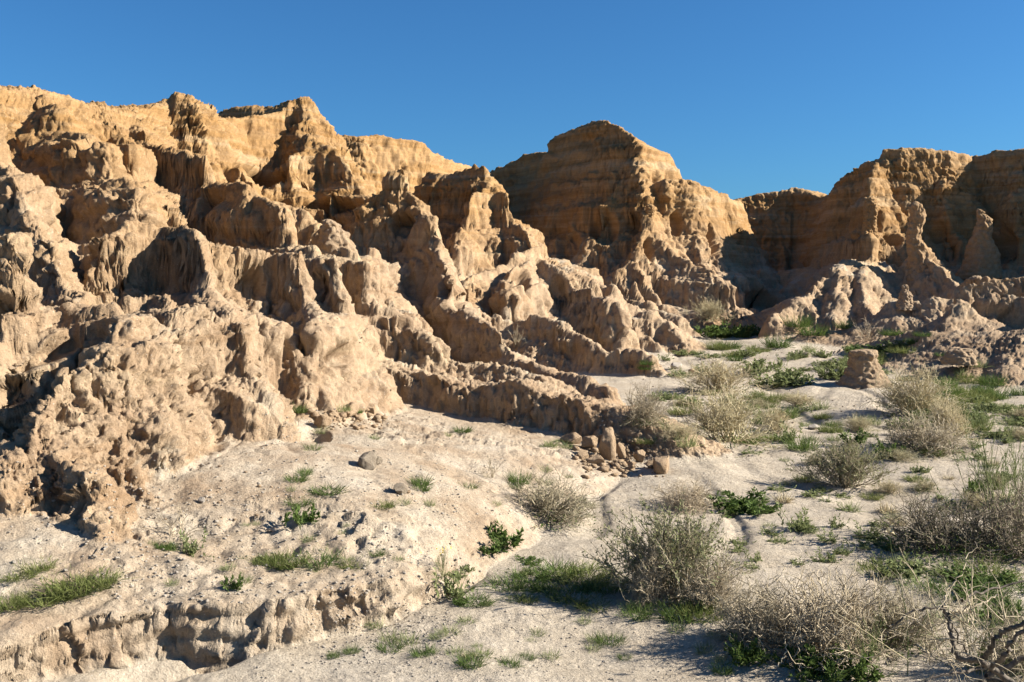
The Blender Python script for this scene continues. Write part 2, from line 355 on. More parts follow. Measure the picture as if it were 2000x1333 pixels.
for R in RIDGES:                      # the near spurs have steep flanks and deep gullies between them
    if R['grp'] == 'left' and R['l'] is not BACK and R['q'][:, 1].mean() < 30:
        kx = 1.6 if R['q'][:, 1].mean() < 12 else 1.35
        for sname in 'lr':
            a_ = R[sname]; R[sname] = (a_[0] * 1.1, a_[1], a_[2] * kx, a_[3], a_[4] * (kx - .05))
RIDGES.sort(key=lambda R: -R['q'][:, 2].max())
for R in RIDGES:
    ra = 0
    for sname in 'lr':
        if R[sname] is BACK: continue
        s1, h1, s2, h2, s3 = R[sname]; zt = R['q'][:, 2].max()
        dd_ = min(zt, h1) / s1 + min(max(zt - h1, 0), h2) / s2 + max(zt - h1 - h2, 0) / s3
        ra = max(ra, dd_)
    R['rad'] = ra * math.exp(.5 * R['fl']) + .5

def _base(x, y):
    g = np.zeros(x.shape, np.int8)
    h = FLOOR_SLOPE * np.minimum(y, 60) + 0.05 * pn(x * .35, y * .35, seed=1) * sstep(4, 12, y)
    d, par, sd = seg_dist(x, y, CHAN)
    h = h + 0.06 * sstep(9, 6, y) * sstep(0.5, -0.5, x) - 0.16 * np.exp(-(d / 0.16) ** 2)
    # shallow braid channels in the wash
    h = h - 0.09 * sstep(.22, 0.02, np.abs(pn(x * .24 + 3, y * .10 + 9, seed=2))) * sstep(9, 14, y) - .04 * sstep(.16, .03, np.abs(pn(x * .6 + 8, y * .28 + 2, seed=3))) * sstep(7, 10, y)
    # fan
    m = (y < 24) & (x < 4)
    if m.any():
        xf, yf = x[m], y[m]
        wob = 0.07 * pn(xf * 1.3, yf * 1.3, seed=5) + .04 * pn(xf * 5, yf * 5, seed=6) + .02 * pn(xf * 14, yf * 14, seed=7)
        d, par, sd = seg_dist(xf, yf, FANXY, closed=True)
        ins = inside(xf, yf, FANXY)
        sl = np.interp(par, np.arange(len(FANSL) + 1), FANSL + [FANSL[0]])
        u = FANZ(xf, yf)
        sdist = np.where(ins, -d, d) + wob * sstep(0, 1.5, 1.6 - np.abs(d)) * np.clip(sl / 3, .3, 1)
        hf = u - np.maximum(sdist, 0) * sl - np.maximum(sdist - .45, 0) * np.clip(sl - .8, 0, 1.2)
        hh = h[m]; gg = g[m]
        w_ = hf > hh
        gg[w_] = 1
        h[m] = np.maximum(hf, hh); g[m] = gg
    hb = h.copy(); rim = np.zeros_like(h)
    for R in RIDGES:
        q = R['q']
        rad = R['rad']
        m = (x > q[:, 0].min() - rad) & (x < q[:, 0].max() + rad) & (y > q[:, 1].min() - rad) & (y < q[:, 1].max() + rad + 40 * (R['l'] is BACK))
        if not m.any(): continue
        im = np.nonzero(m)[0]
        xs, ys = x[im], y[im]
        d, par, sd = seg_dist(xs, ys, q)
        zc = np.interp(par, np.arange(len(q)), q[:, 2])
        dlo = np.maximum(d - R['rd'], 0) * math.exp(-1.1 * R['fl'])
        hi = zc - np.where(sd > 0, np.minimum(drop(dlo, R['l']), drop(dlo, R['r'])), drop(dlo, R['r'])) + 2 * R['cr'] + .15
        ok = hi > h[im]
        if not ok.any(): continue
        m = im[ok]; xs = xs[ok]; ys = ys[ok]; d = d[ok]; par = par[ok]; sd = sd[ok]
        zc = np.interp(par, np.arange(len(q)), q[:, 2])
        L = np.concatenate([[0], np.cumsum(np.sqrt(((q[1:, :2] - q[:-1, :2]) ** 2).sum(1)))])
        s = np.interp(par, np.arange(len(q)), L)
        f = R['ff']; se = R['seed']
        if not R['keep'] and R['grp'] != 'ground':
            st = min(max(.035 * q[:, 1].mean(), .4), 1.2)
            k = zc / st + .35 * pn(s * .8 / st, s * 0 + se, seed=se + 5); fr = k - np.floor(k)
            zc = zc + .2 * st * (sstep(.36, .64, fr) - fr)
        nz = .7 * pn(s * f, d * f * .25, sd * 1.6, seed=se) + .4 * pn(s * f * 2.3, d * f * .6, sd * 1.3, seed=se + 31) + .5 * pn(xs * .7, ys * .7, seed=se + 61) + .35 * pn(xs * 1.6, ys * 1.6, seed=se + 60)
        dd = np.sqrt(d * d + R['rd'] ** 2) - R['rd']
        dd = dd * np.exp(R['fl'] * nz)
        if R['l'] is BACK:
            left = (sd > 0) & (par > 1e-4) & (par < len(q) - 1 - 1e-4)
            t = np.where(left, drop(dd, R['l']), drop(dd, R['r']))
        else:
            wl = sstep(-.75, .75, sd)
            t = wl * drop(dd, R['l']) + (1 - wl) * drop(dd, R['r'])
        hr = zc - t + R['cr'] * (pn(s * 1.3, s * 0 + se, seed=se) + .6 * pn(s * 3.7, s * 0 + se, seed=se + 1)) * np.exp(-d * .8)
        hh = h[m]; gg = g[m]
        if R['keep']: rim[m] = np.maximum(rim[m], sstep(2.2, .6, d))
        kk = 0.12
        diff = hr - hh
        a = np.maximum(hh, hr)
        a = a + np.where(np.abs(diff) < kk, (kk - np.abs(diff)) ** 2 / (4 * kk), 0)
        gg[diff > 0] = GROUPS.index(R['grp'])
        h[m] = a; g[m] = gg
    # benches and risers of the harder beds
    c = g >= 2
    if c.any():
        xs, ys, hs = x[c], y[c], h[c]
        ww = hs + .35 * pn(xs * .22, ys * .22, seed=140) + .10 * pn(xs * 1.3, ys * 1.3, seed=141)
        add = 0
        fy = sstep(16, 40, ys)
        for st, am, sd_ in ((1.0 + .6 * fy, .58, 142), (.40, .40, 145)):
            k = ww / st
            fr = k - np.floor(k)
            mk = am * (1 - rim[c]) * np.where((g[c] == 4) & (hs < 3.2), .35, 1) * sstep(-.45, .2, pn(xs * .3, ys * .3, hs * .2, seed=sd_))
            add = add + (sstep(.34, .66, fr) - fr) * st * mk
        h[c] = hs + add * sstep(.1, 1.2, hs - hb[c])
    return h, g

# ------------------------------------------------------------------ terrain mesh
# columns fan out from the viewpoint, rows follow the surface evenly, so that cliffs get as many faces as flats
px_in = np.arange(-40, 2041, 2.15)
side = np.cumsum(np.linspace(3, 60, 48))
PXC = np.concatenate([-40 - side[::-1], px_in, px_in[-1] + side])
NC = len(PXC)
NR = 960
TX = (PXC - 1000) / F
YS = np.exp(np.linspace(math.log(2.6), math.log(78), 900))
CS = np.unique(np.concatenate([np.arange(0, NC, 4), [NC - 1]]))
Xd = TX[CS][:, None] * YS[None, :]; Yd = np.broadcast_to(YS, Xd.shape)
hd, _ = base_height(Xd.ravel(), Yd.ravel())
hd = hd.reshape(Xd.shape)
dz = np.diff(hd, axis=1); dY = np.diff(YS)[None, :]; Ym = .5 * (YS[1:] + YS[:-1])[None, :]
wgt = np.where(dz > 0, dz, -dz * .45) / Ym + dY / Ym * np.clip(2.6 / Ym, .05, .8)
wgt = wgt * np.where(Ym < 5.5, .3, 1.0) * np.where(Ym > 64, .3, 1.0)
_ii = np.arange(NC)
_k = np.clip(np.searchsorted(CS, _ii, side='right') - 1, 0, len(CS) - 2); _t = ((_ii - CS[_k]) / (CS[_k + 1] - CS[_k]))[:, None]
wgt = wgt[_k] * (1 - _t) + wgt[_k + 1] * _t
ker = np.exp(-np.linspace(-2.2, 2.2, 141) ** 2); ker /= ker.sum()
wp = np.pad(wgt, ((70, 70), (0, 0)), mode='edge')
wgt = sum(ker[i] * wp[i:i + NC] for i in range(141))
k2 = np.exp(-np.linspace(-2, 2, 9) ** 2); k2 /= k2.sum()
wp = np.pad(wgt, ((0, 0), (4, 4)), mode='edge')
wgt = sum(k2[i] * wp[:, i:i + wgt.shape[1]] for i in range(9))
cum = np.concatenate([np.zeros((NC, 1)), np.cumsum(wgt, axis=1)], axis=1)
cum /= cum[:, -1:]
u = np.linspace(0, 1, NR)
Yg = np.stack([np.interp(u, cum[i], YS) for i in range(NC)])        # NC x NR
Xg = TX[:, None] * Yg
Zg, Gg = base_height(Xg.ravel(), Yg.ravel())
Zg = Zg.reshape(Xg.shape).astype(np.float32); Gg = Gg.reshape(Xg.shape)
Xg = Xg.astype(np.float32); Yg = Yg.astype(np.float32)
print('base', round(time.time() - T0, 1))

def normals(X, Y, Z):
    V = np.stack([X, Y, Z], -1)
    du = np.gradient(V, axis=0); dv = np.gradient(V, axis=1)
    n = np.cross(du, dv)
    n /= np.linalg.norm(n, axis=-1, keepdims=True) + 1e-12
    n[n[..., 2] < 0] *= -1
    return n

def blur(a, n=2):
    for _ in range(n):
        p = np.pad(a, 1, mode='edge')
        a = (p[:-2, 1:-1] + p[2:, 1:-1] + p[1:-1, :-2] + p[1:-1, 2:] + 2 * a) / 6
    return a

N = normals(Xg, Yg, Zg)
N = np.stack([blur(N[..., i], 22) for i in range(3)], -1)
N /= np.linalg.norm(N, axis=-1, keepdims=True) + 1e-9
steep = sstep(.35, .85, 1 - N[..., 2] ** 1.0 + .0)
steep = blur(sstep(.12, .45, 1 - N[..., 2]), 4)
isc = blur((Gg >= 2).astype(np.float32), 5)
isfan = blur((Gg == 1).astype(np.float32), 4)
cl = isc * (.35 + .65 * steep)

def billow(x, y, z, f, seed):
    return np.abs(pn(x * f, y * f, z * f, seed)) * 2 - .55

# big rounded knobs with creases between them, then flutes, beds, clods
X, Y, Z = Xg, Yg, Zg
far = sstep(12, 30, Y); nf = .38 + .52 * sstep(9, 26, Y)
w1 = pn(X * .8, Y * .8, Z * .8, 70) * .5
w2 = pn(X * 2.2, Y * 2.2, Z * 2.2, 170) * .22
mk1 = sstep(-.35, .45, pn(X * .35, Y * .35, Z * .35, 171)); mk2 = sstep(-.3, .4, pn(X * .8, Y * .8, Z * .8, 172))
d1 = nf * .15 * billow(X + w1, Y + w1, Z * .9, .75, 71) * (.6 + .6 * far) + nf * .19 * mk1 * (knob((X + w1 + w2) * .95, (Y + w1 - w2) * .95, (Z + w2) * .75, 173) - .35)
d2 = nf * .075 * billow(X, Y, Z + w1, 1.7, 72) + nf * .12 * mk2 * (knob((X + w2) * 2.1, (Y - w2) * 2.1, (Z + w2) * 1.6, 174) - .35)
d3 = .045 * billow(X, Y, Z, 3.6, 73) + .05 * (knob(X * 4.6 + w2, Y * 4.6 - w2, Z * 4.0 + w2, 175) - .35)
fl = nf * .07 * pn(X * 2.3, Y * 2.3, Z * .8, 74) + .05 * pn(X * 5, Y * 5, Z * .8, 75)
zz = Z + .35 * pn(X * .25, Y * .25, Z * .1, 76) + .05 * pn(X * 1.5, Y * 1.5, Z * 1.5, 77)
up = sstep(2.2, 4.5, Z)
beds = (.035 + .05 * up) * (pn(zz * 0 + 3.3, X * .06, zz * 2.4, 78) + .6 * pn(zz * 0 + 7.7, X * .1, zz * 6.0, 79))
pit = -.10 * nf * nf * sstep(.38, .62, pn(X * 2.1, Y * 2.1, Z * 2.6, 80)) * sstep(-.1, .3, pn(X * .5, Y * .5, Z * .5, 81))
def crack(x, y, z, f, wd, seed):
    n_ = pn(x * f, y * f, z * f, seed) / wd
    return -np.exp(-n_ * n_)
ck = nf * .15 * crack(X + w2, Y, Z * .55, .8, .05, 190) * sstep(-.2, .3, pn(X * .5, Y * .5, Z * .5, 191)) + .07 * crack(X, Y + w2, Z * .7, 2.0, .07, 192) * sstep(-.3, .2, pn(X * .9, Y * .9, Z * .9, 193)) + .035 * crack(X, Y, Z * .8, 4.6, .10, 194)
pit2 = -.07 * nf * sstep(.30, .50, pn(X * 5.2, Y * 5.2, Z * 6.0, 195)) * sstep(-.2, .25, pn(X * 1.1, Y * 1.1, Z * 1.1, 196))
zb = zz * 3.1 + .25 * pn(X * .7, Y * .7, Z * .2, 197); zf = zb - np.floor(zb)
ledge = (.03 + .05 * up) * (sstep(0, .16, zf) * sstep(1, .35, zf) - .4) * sstep(-.15, .35, pn(X * .3, Y * .3, Z * .9, 198))
# rills: gullies that run down the slope and branch, finer ones following the coarser
gx = -N[..., 0] / np.maximum(N[..., 2], .15); gy = -N[..., 1] / np.maximum(N[..., 2], .15)
gl = np.sqrt(gx * gx + gy * gy) + 1e-6
rl = np.zeros_like(X)
for f_, am_, sd_ in ((.55, .26, 401), (1.15, .17, 402), (2.4, .095, 403), (5.0, .048, 404), (10.0, .022, 405)):
    sx_, sy_ = -gy / gl, gx / gl
    c_, s__ = rill(X * f_, Y * f_, sx_, sy_, sd_)
    v_ = np.arccos(np.clip(c_, -1, 1)) / math.pi
    am_ = am_ * (.25 + 1.1 * sstep(-.45, .45, pn(X * f_ * .45, Y * f_ * .45, Z * f_ * .45, sd_ + 20)))
    rl += am_ * (.45 - v_) * (.55 + .45 * nf)
    k_ = am_ * f_ * 2.0 * np.sign(s__) * np.minimum(1, np.abs(s__) * 3)
    gx = gx - k_ * sx_ ; gy = gy - k_ * sy_; gl = np.sqrt(gx * gx + gy * gy) + 1e-6
rl *= sstep(.15, .6, 1.5 * (1 - N[..., 2]) + .15) * (1 - .8 * sstep(.4, .75, 1 - N[..., 2]))
wv = .12 * pn(X * 3, Y * 3, Z * 3, 420); cm1 = sstep(-.3, .3, pn(X * .45, Y * .45, Z * .6, 421)); cm2 = sstep(-.25, .3, pn(X * 1.1, Y * 1.1, Z * 1.1, 422))
ch = .075 * cm1 * chunk((X + wv) * 1.5, (Y + wv) * 1.5, (Z + wv) * 2.2, 423) * (.5 + .5 * far) + far * .08 * chunk((X + 2 * wv) * .75, (Y - 2 * wv) * .75, (Z + wv) * 1.3, 425) * sstep(-.4, .1, pn(X * .2, Y * .2, Z * .3, 426)) + .045 * cm2 * chunk((X + wv) * 3.6, (Y - wv) * 3.6, (Z + wv) * 5.0, 424)
holl = np.zeros_like(X)
pyp0 = HOR - (Zg - CZ) / Yg * F; run0 = np.minimum.accumulate(pyp0, axis=1)
for hpx, hpy, rx, ry, dp in HOLLOWS:
    j = int(np.argmin(np.abs(PXC - hpx))); i = int(np.argmax(run0[j] <= hpy))
    m_ = Yg[j, i] / F
    dy_ = (Yg - Yg[j, i]); dx_ = Xg - Xg[j, i]; dz_ = Zg - Zg[j, i]
    q_ = (dx_ / (rx * m_)) ** 2 + (dz_ / (ry * m_)) ** 2 + (dy_ / (max(rx, ry) * m_ * 1.6 + dp)) ** 2
    holl -= dp * (.5 + .5 * float(sstep(9, 16, Yg[j, i]))) * sstep(1.15, .55, q_ + .35 * w1 + .3 * w2)
disp = cl * (.6 * d1 + .6 * d2 + .8 * d3 + rl + ch + ck + pit2 + steep * (fl + beds + pit + ledge)) + holl
X = X + N[..., 0] * disp; Y = Y + N[..., 1] * disp; Z = Z + N[..., 2] * disp
N2 = normals(X, Y, Z)
N2 = np.stack([blur(N2[..., i], 2) for i in range(3)], -1); N2 /= np.linalg.norm(N2, axis=-1, keepdims=True) + 1e-9
near = sstep(34, 14, Y)
lump = knob(X * 8.5, Y * 8.5, Z * 8.5, 180) - .35
cr1 = chunk(X * 8, Y * 8, Z * 10, 430); cr2 = chunk(X * 17, Y * 17, Z * 20, 431)
c1 = .022 * cr1 + .011 * cr2 + .024 * billow(X, Y, Z, 6.5, 82) + .020 * lump + .028 * pn(X * 13, Y * 13, Z * 13, 83) + .012 * pn(X * 26, Y * 26, Z * 26, 283) + (.018 * (knob(X * 21, Y * 21, Z * 21, 181) - .35) + .013 * pn(X * 30, Y * 30, Z * 30, 84) + .008 * pn(X * 60, Y * 60, Z * 60, 89)) * near
clod = .35 + .75 * sstep(-.25, .35, pn(X * .6, Y * .6, Z * .6, 85))
rough = np.clip(isfan + .25, 0, 1)
g1 = .05 * pn(X * .9, Y * .9, None, 86) + .024 * pn(X * 3.1, Y * 3.1, None, 87) + clod * rough * (.014 * cr1 * cm2 + .030 * billow(X, Y, Z, 4.2, 185) + .016 * lump + .008 * pn(X * 12, Y * 12, Z * 12, 90)) + near * .004 * pn(X * 20, Y * 20, Z * 20, 91)
bank = isfan * steep * (1 - isc)
zk = zz * 9 + .5 * pn(X * 1.1, Y * 1.1, None, 286)
g1 = g1 * (1 - .55 * bank) + bank * (.05 * chunk(X * 2.2, Y * 2.2, Z * 5, 432) + .02 * cr1 + .035 * pn(X * .1, zk * 0 + 5, zk, 287) + .02 * pn(X * .2, zk * 0 + 9, zk * 2.6, 288) + .05 * crack(X, Y, Z * .5, 1.9, .07, 289))
disp = isc * c1 * (.4 + .6 * sstep(-.3, .5, pn(X * .7, Y * .7, Z * .7, 285))) * (.85 + .15 * far) + (1 - isc) * g1 * .9
X = X + N2[..., 0] * disp; Y = Y + N2[..., 1] * disp; Z = Z + N2[..., 2] * disp
XT, YT, ZT = X.astype(np.float32), Y.astype(np.float32), Z.astype(np.float32)
print('detail', round(time.time() - T0, 1))
PYP = HOR - (ZT - CZ) / YT * F                                       # projected row of every terrain point
PXP = 1000 + XT / YT * F

def at(px, py):
    """first terrain point met along the line of sight through a photo pixel"""
    j = int(np.argmin(np.abs(PXC - px)))
    col = PYP[j]
    run = np.minimum.accumulate(col)
    i = int(np.argmax(run <= py))
    return Vector((float(XT[j, i]), float(YT[j, i]), float(ZT[j, i])))

# ------------------------------------------------------------------ materials
def lin(r, g, b):
    return tuple((c / 255 / 12.92 if c / 255 <= .04045 else ((c / 255 + .055) / 1.055) ** 2.4) for c in (r, g, b)) + (1,)

class NT:
    def __init__(s, name):
        s.m = bpy.data.materials.new(name); s.m.use_nodes = True
        s.t = s.m.node_tree; s.b = s.t.nodes['Principled BSDF']
        s.b.inputs['Roughness'].default_value = .9
        s.b.inputs['Specular IOR Level'].default_value = .12
    def n(s, typ, **kw):
        o = s.t.nodes.new(typ)
        for k, v in kw.items():
            if k in o.inputs.keys(): s.set(o.inputs[k], v)
            else: setattr(o, k, v)
        return o
    def set(s, sock, v):
        if isinstance(v, bpy.types.NodeSocket): s.t.links.new(v, sock)
        else: sock.default_value = v
    def pos(s): return s.n('ShaderNodeNewGeometry').outputs['Position']
    def noise(s, vec, scale, detail=4, rough=.6, dist=0):
        o = s.n('ShaderNodeTexNoise'); s.set(o.inputs['Vector'], vec)
        o.inputs['Scale'].default_value = scale; o.inputs['Detail'].default_value = detail
        o.inputs['Roughness'].default_value = rough; o.inputs['Distortion'].default_value = dist
        return o.outputs['Fac']
    def ramp(s, fac, a, b):
        o = s.n('ShaderNodeMapRange'); s.set(o.inputs['Value'], fac)
        o.inputs['From Min'].default_value = a; o.inputs['From Max'].default_value = b
        return o.outputs['Result']
    def math(s, op, a, b=0.0):
        o = s.n('ShaderNodeMath', operation=op); s.set(o.inputs[0], a); s.set(o.inputs[1], b); return o.outputs[0]
    def mix(s, f, a, b, blend='MIX'):
        o = s.n('ShaderNodeMix', data_type='RGBA', blend_type=blend)
        s.set(o.inputs['Factor'], f); s.set(o.inputs['A'], a) if 0 else s.set(o.inputs[6], a); s.set(o.inputs[7], b)
        return o.outputs[2]
    def attr(s, name): return s.n('ShaderNodeAttribute', attribute_name=name).outputs['Fac']
    def bump(s, h, strength, dist, prev=None):
        o = s.n('ShaderNodeBump'); o.inputs['Strength'].default_value = strength; o.inputs['Distance'].default_value = dist
        s.set(o.inputs['Height'], h)
        if prev: s.set(o.inputs['Normal'], prev)
        return o.outputs['Normal']

def earth_material(name='earth'):
    t = NT(name); p = t.pos()
    och = t.attr('ochre'); snd = t.attr('sand'); grey = t.attr('silt')
    sep = t.n('ShaderNodeSeparateXYZ', Vector=p)
    big = t.noise(p, .35, 3); mid = t.noise(p, 1.6, 5, .62); fine = t.noise(p, 14, 6, .7); grit = t.noise(p, 70, 4, .7)
    # beds: thin bands that follow the layers
    mp = t.n('ShaderNodeMapping'); t.set(mp.inputs['Vector'], p); mp.inputs['Scale'].default_value = (.12, .12, 3.2)
    band = t.noise(mp.outputs[0], 1.0, 5, .65, .4)
    pink = t.mix(t.ramp(mid, .35, .68), (.242, .168, .105, 1), (.322, .243, .162, 1))
    ochre = t.mix(t.ramp(band, .35, .66), (.215, .121, .044, 1), (.300, .195, .098, 1))
    c = t.mix(t.ramp(t.math('ADD', och, t.math('MULTIPLY', t.math('SUBTRACT', big, .5), .9)), .1, .9), pink, ochre)
    mp2 = t.n('ShaderNodeMapping'); t.set(mp2.inputs['Vector'], p); mp2.inputs['Scale'].default_value = (.10, .10, 1.7); mp2.inputs['Location'].default_value = (4, 2, 1)
    bed = t.noise(mp2.outputs[0], 1.0, 6, .7, .6)
    c = t.mix(t.math('MULTIPLY', t.ramp(bed, .54, .62), .38), c, (.17, .098, .046, 1))
    c = t.mix(t.math('MULTIPLY', t.ramp(bed, .44, .36), .45), c, (.34, .265, .17, 1))
    c = t.mix(t.math('MULTIPLY', t.ramp(t.math('ADD', grey, t.math('SUBTRACT', mid, .5)), .35, .75), .8), c, (.31, .265, .20, 1))
    sand = t.mix(t.ramp(mid, .3, .7), (.305, .256, .192, 1), (.378, .330, .264, 1))
    c = t.mix(t.ramp(t.math('ADD', snd, t.math('MULTIPLY', t.math('SUBTRACT', mid, .5), .6)), .3, .75), c, sand)
    k = t.mix(t.ramp(fine, .3, .7), (.86, .845, .83, 1), (1.22, 1.22, 1.22, 1))
    c = t.mix(1.0, c, k, 'MULTIPLY')
    c = t.mix(1.0, c, t.mix(t.ramp(grit, .3, .7), (.90, .89, .88, 1), (1.2, 1.2, 1.2, 1)), 'MULTIPLY')
    # scattered pale and dark grains
    vor = t.n('ShaderNodeTexVoronoi', feature='F1'); t.set(vor.inputs['Vector'], p); vor.inputs['Scale'].default_value = 34
    speck = t.ramp(vor.outputs['Distance'], .24, .14)
    pick = t.math('GREATER_THAN', t.n('ShaderNodeSeparateColor', Color=vor.outputs['Color']).outputs[0], .82)
    c = t.mix(t.math('MULTIPLY', t.math('MULTIPLY', speck, pick), .55), c, (.5, .45, .39, 1))
    t.set(t.b.inputs['Base Color'], c)
    gmid = t.noise(p, 32, 5, .7)
    nb = t.bump(fine, .8, .05)
    nb = t.bump(gmid, .7, .022, nb)
    nb = t.bump(grit, .7, .011, nb)
    t.set(t.b.inputs['Normal'], nb)
    return t.m
EARTH = earth_material()

def tag(o, label=None, cat=None, group=None, kind=None):
    if label: o['label'] = label
    if cat: o['category'] = cat
    if group: o['group'] = group
    if kind: o['kind'] = kind
    return o

def mesh_np(name, V, Fq, mat, parent=None, smooth=True, attrs=None):
    """V (n,3), Fq (m,3|4)"""
    me = bpy.data.meshes.new(name)
    V = np.asarray(V, np.float32); Fq = np.asarray(Fq, np.int32); k = Fq.shape[1]
    me.vertices.add(len(V)); me.vertices.foreach_set('co', V.ravel())
    me.loops.add(Fq.size); me.loops.foreach_set('vertex_index', Fq.ravel())
    me.polygons.add(len(Fq)); me.polygons.foreach_set('loop_start', np.arange(0, Fq.size, k, dtype=np.int32))
    me.polygons.foreach_set('loop_total', np.full(len(Fq), k, np.int32))
    if smooth: me.polygons.foreach_set('use_smooth', np.ones(len(Fq), bool))
    for a, v in (attrs or {}).items():
        at_ = me.attributes.new(a, 'FLOAT', 'POINT'); at_.data.foreach_set('value', np.asarray(v, np.float32).ravel())
    me.update(calc_edges=True)
    if mat: me.materials.append(mat)
    o = bpy.data.objects.new(name, me); COL.objects.link(o)
    if parent: o.parent = parent
    return o

# material masks: level of the ochre beds, loose sand on the flats, grey silt veils
flat = sstep(.72, .95, N2[..., 2])
sand_a = np.clip((1 - isc) * (1 - .45 * isfan) + isc * flat * .25, 0, 1)
och_a = np.clip(sstep(1.2, 6.2, ZT + .9 * pn(XT * .3, YT * .3, ZT * .3, 95)) , 0, 1)
silt_a = np.clip(.5 * pn(XT * .45, YT * .45, ZT * .45, 96) + .5 * pn(XT * 1.3, YT * 1.3, ZT * 1.3, 97) + .25 * flat, 0, 1) * sstep(6, 3, ZT)
idx = np.arange(NC * NR, dtype=np.int32).reshape(NC, NR)
Q = np.stack([idx[:-1, :-1], idx[1:, :-1], idx[1:, 1:], idx[:-1, 1:]], -1).reshape(-1, 4)
ng = Gg.copy()
fg = np.maximum.reduce([ng[:-1, :-1], ng[1:, :-1], ng[1:, 1:], ng[:-1, 1:]]).ravel()
VT = np.stack([XT, YT, ZT], -1).reshape(-1, 3)
AT = dict(ochre=och_a.ravel(), sand=sand_a.ravel(), silt=silt_a.ravel())
def region(name, ids, label, cat):
    q = Q[np.isin(fg, ids)]
    used = np.unique(q)
    mp = np.zeros(NC * NR, np.int32); mp[used] = np.arange(len(used))
    o = mesh_np(name, VT[used], mp[q], EARTH, attrs={k: v[used] for k, v in AT.items()})
    return tag(o, label, cat, kind='structure')
region('ground', [0], 'pale sandy wash floor winding between the eroded cliffs', 'ground')
region('slope', [1], 'stony beige earth apron with a cut bank below the eroded cliffs', 'slope')
region('eroded_hillside', [2], 'sunlit pinkish badland hillside of knobby spurs and gullies', 'hill')
region('butte', [3], 'tall ochre butte with one wide shaded face and a flat shoulder', 'hill')
region('mesa', [4], 'ochre mesa wall with shaded layered cliffs and crumbling lower spurs', 'hill')
# plain beyond and around
pv, pf = [], []
for yy in (-300, 2.7, 77, 3000):
    for xx in (-3000, -60, 60, 3000): pv.append((xx, yy, -.6 if yy < 70 else -.4))
for j in range(3):
    for i in range(3): a = j * 4 + i; pf.append((a, a + 1, a + 5, a + 4))
tag(mesh_np('plain', pv, pf, EARTH, attrs=dict(ochre=[0] * 16, sand=[1] * 16, silt=[0] * 16)), 'flat desert ground stretching away beyond the cliffs', 'ground', kind='structure')
print('terrain', round(time.time() - T0, 1), NC, NR)

# ------------------------------------------------------------------ rocks and hoodoos
def stone_material(name, a, b, scale=9):
    t = NT(name); tc = t.n('ShaderNodeTexCoord').outputs['Object']
    p = t.pos()
    m = t.noise(p, scale, 5, .65); f = t.noise(p, scale * 6, 4, .7)
    c = t.mix(t.ramp(m, .3, .7), a, b)
    c = t.mix(1.0, c, t.mix(t.ramp(f, .3, .7), (.8, .79, .78, 1), (1.12, 1.12, 1.12, 1)), 'MULTIPLY')
    t.set(t.b.inputs['Base Color'], c)
    t.set(t.b.inputs['Normal'], t.bump(f, .9, .03))
    return t.m
CLAY = stone_material('clay', (.25, .175, .108, 1), (.34, .25, .165, 1))
GREYSTONE = stone_material('grey_stone', (.20, .16, .115, 1), (.31, .26, .20, 1), 20)
PALESTONE = stone_material('pale_stone', (.36, .31, .25, 1), (.48, .43, .37, 1), 20)
PILLAR = stone_material('pillar_earth', (.235, .15, .078, 1), (.325, .222, .128, 1), 4)
OCHRE = stone_material('ochre_earth', (.215, .124, .050, 1), (.31, .20, .10, 1), 4)

import bmesh
_bm = bmesh.new(); bmesh.ops.create_icosphere(_bm, subdivisions=4, radius=1.0)
ICO_V = np.array([v.co[:] for v in _bm.verts], np.float32); ICO_F = np.array([[v.index for v in f.verts] for f in _bm.faces], np.int32); _bm.free()
_bm = bmesh.new(); bmesh.ops.create_icosphere(_bm, subdivisions=1, radius=1.0)
ICO1_V = np.array([v.co[:] for v in _bm.verts], np.float32); ICO1_F = np.array([[v.index for v in f.verts] for f in _bm.faces], np.int32); _bm.free()

def rock_verts(seed, sx, sy, sz, cuts=13, base=ICO_V):
    rs = np.random.RandomState(seed)
    v = base.copy()
    for _ in range(cuts):                         # broken faces
        n = rs.normal(size=3); n /= np.linalg.norm(n); k = rs.uniform(.42, .8)
        d = v @ n.astype(np.float32)
        v = v - np.maximum(d - k, 0)[:, None] * n[None, :].astype(np.float32) * .99
    o = rs.uniform(0, 50)
    nz = .09 * pn(v[:, 0] * 1.3 + o, v[:, 1] * 1.3, v[:, 2] * 1.3, seed % 40) + .07 * pn(v[:, 0] * 3.5 + o, v[:, 1] * 3.5, v[:, 2] * 3.5, seed % 40 + 1) + .05 * pn(v[:, 0] * 8 + o, v[:, 1] * 8, v[:, 2] * 8, seed % 40 + 2) + .03 * pn(v[:, 0] * 17 + o, v[:, 1] * 17, v[:, 2] * 17, seed % 40 + 3)
    v = v * (1 + nz[:, None])
    return v * np.array([sx, sy, sz], np.float32)

def rock(px, py, wpx, hpx, label, group=None, mat=None, rz=0.0, name='rock', cat='rock', deep=.75):
    """stands where the sight line through (px, py), its foot in the photo, meets the ground"""
    p = at(px, py); m = p.y / F
    sx = wpx * m / 2; sz = hpx * m / (1 + deep)
    rs = random.Random(int(px * 7 + py))
    v = rock_verts(int(px * 3 + py), sx * 1.08, sx * rs.uniform(.75, 1.0), sz * 1.1)
    o = mesh_np(name, v, ICO_F, mat or CLAY)
    o.location = (p.x, p.y + sx * .45, p.z + sz * deep * .9)
    o.rotation_euler = (rs.uniform(-.15, .15), rs.uniform(-.15, .15), rz)
    return tag(o, label, cat, group)

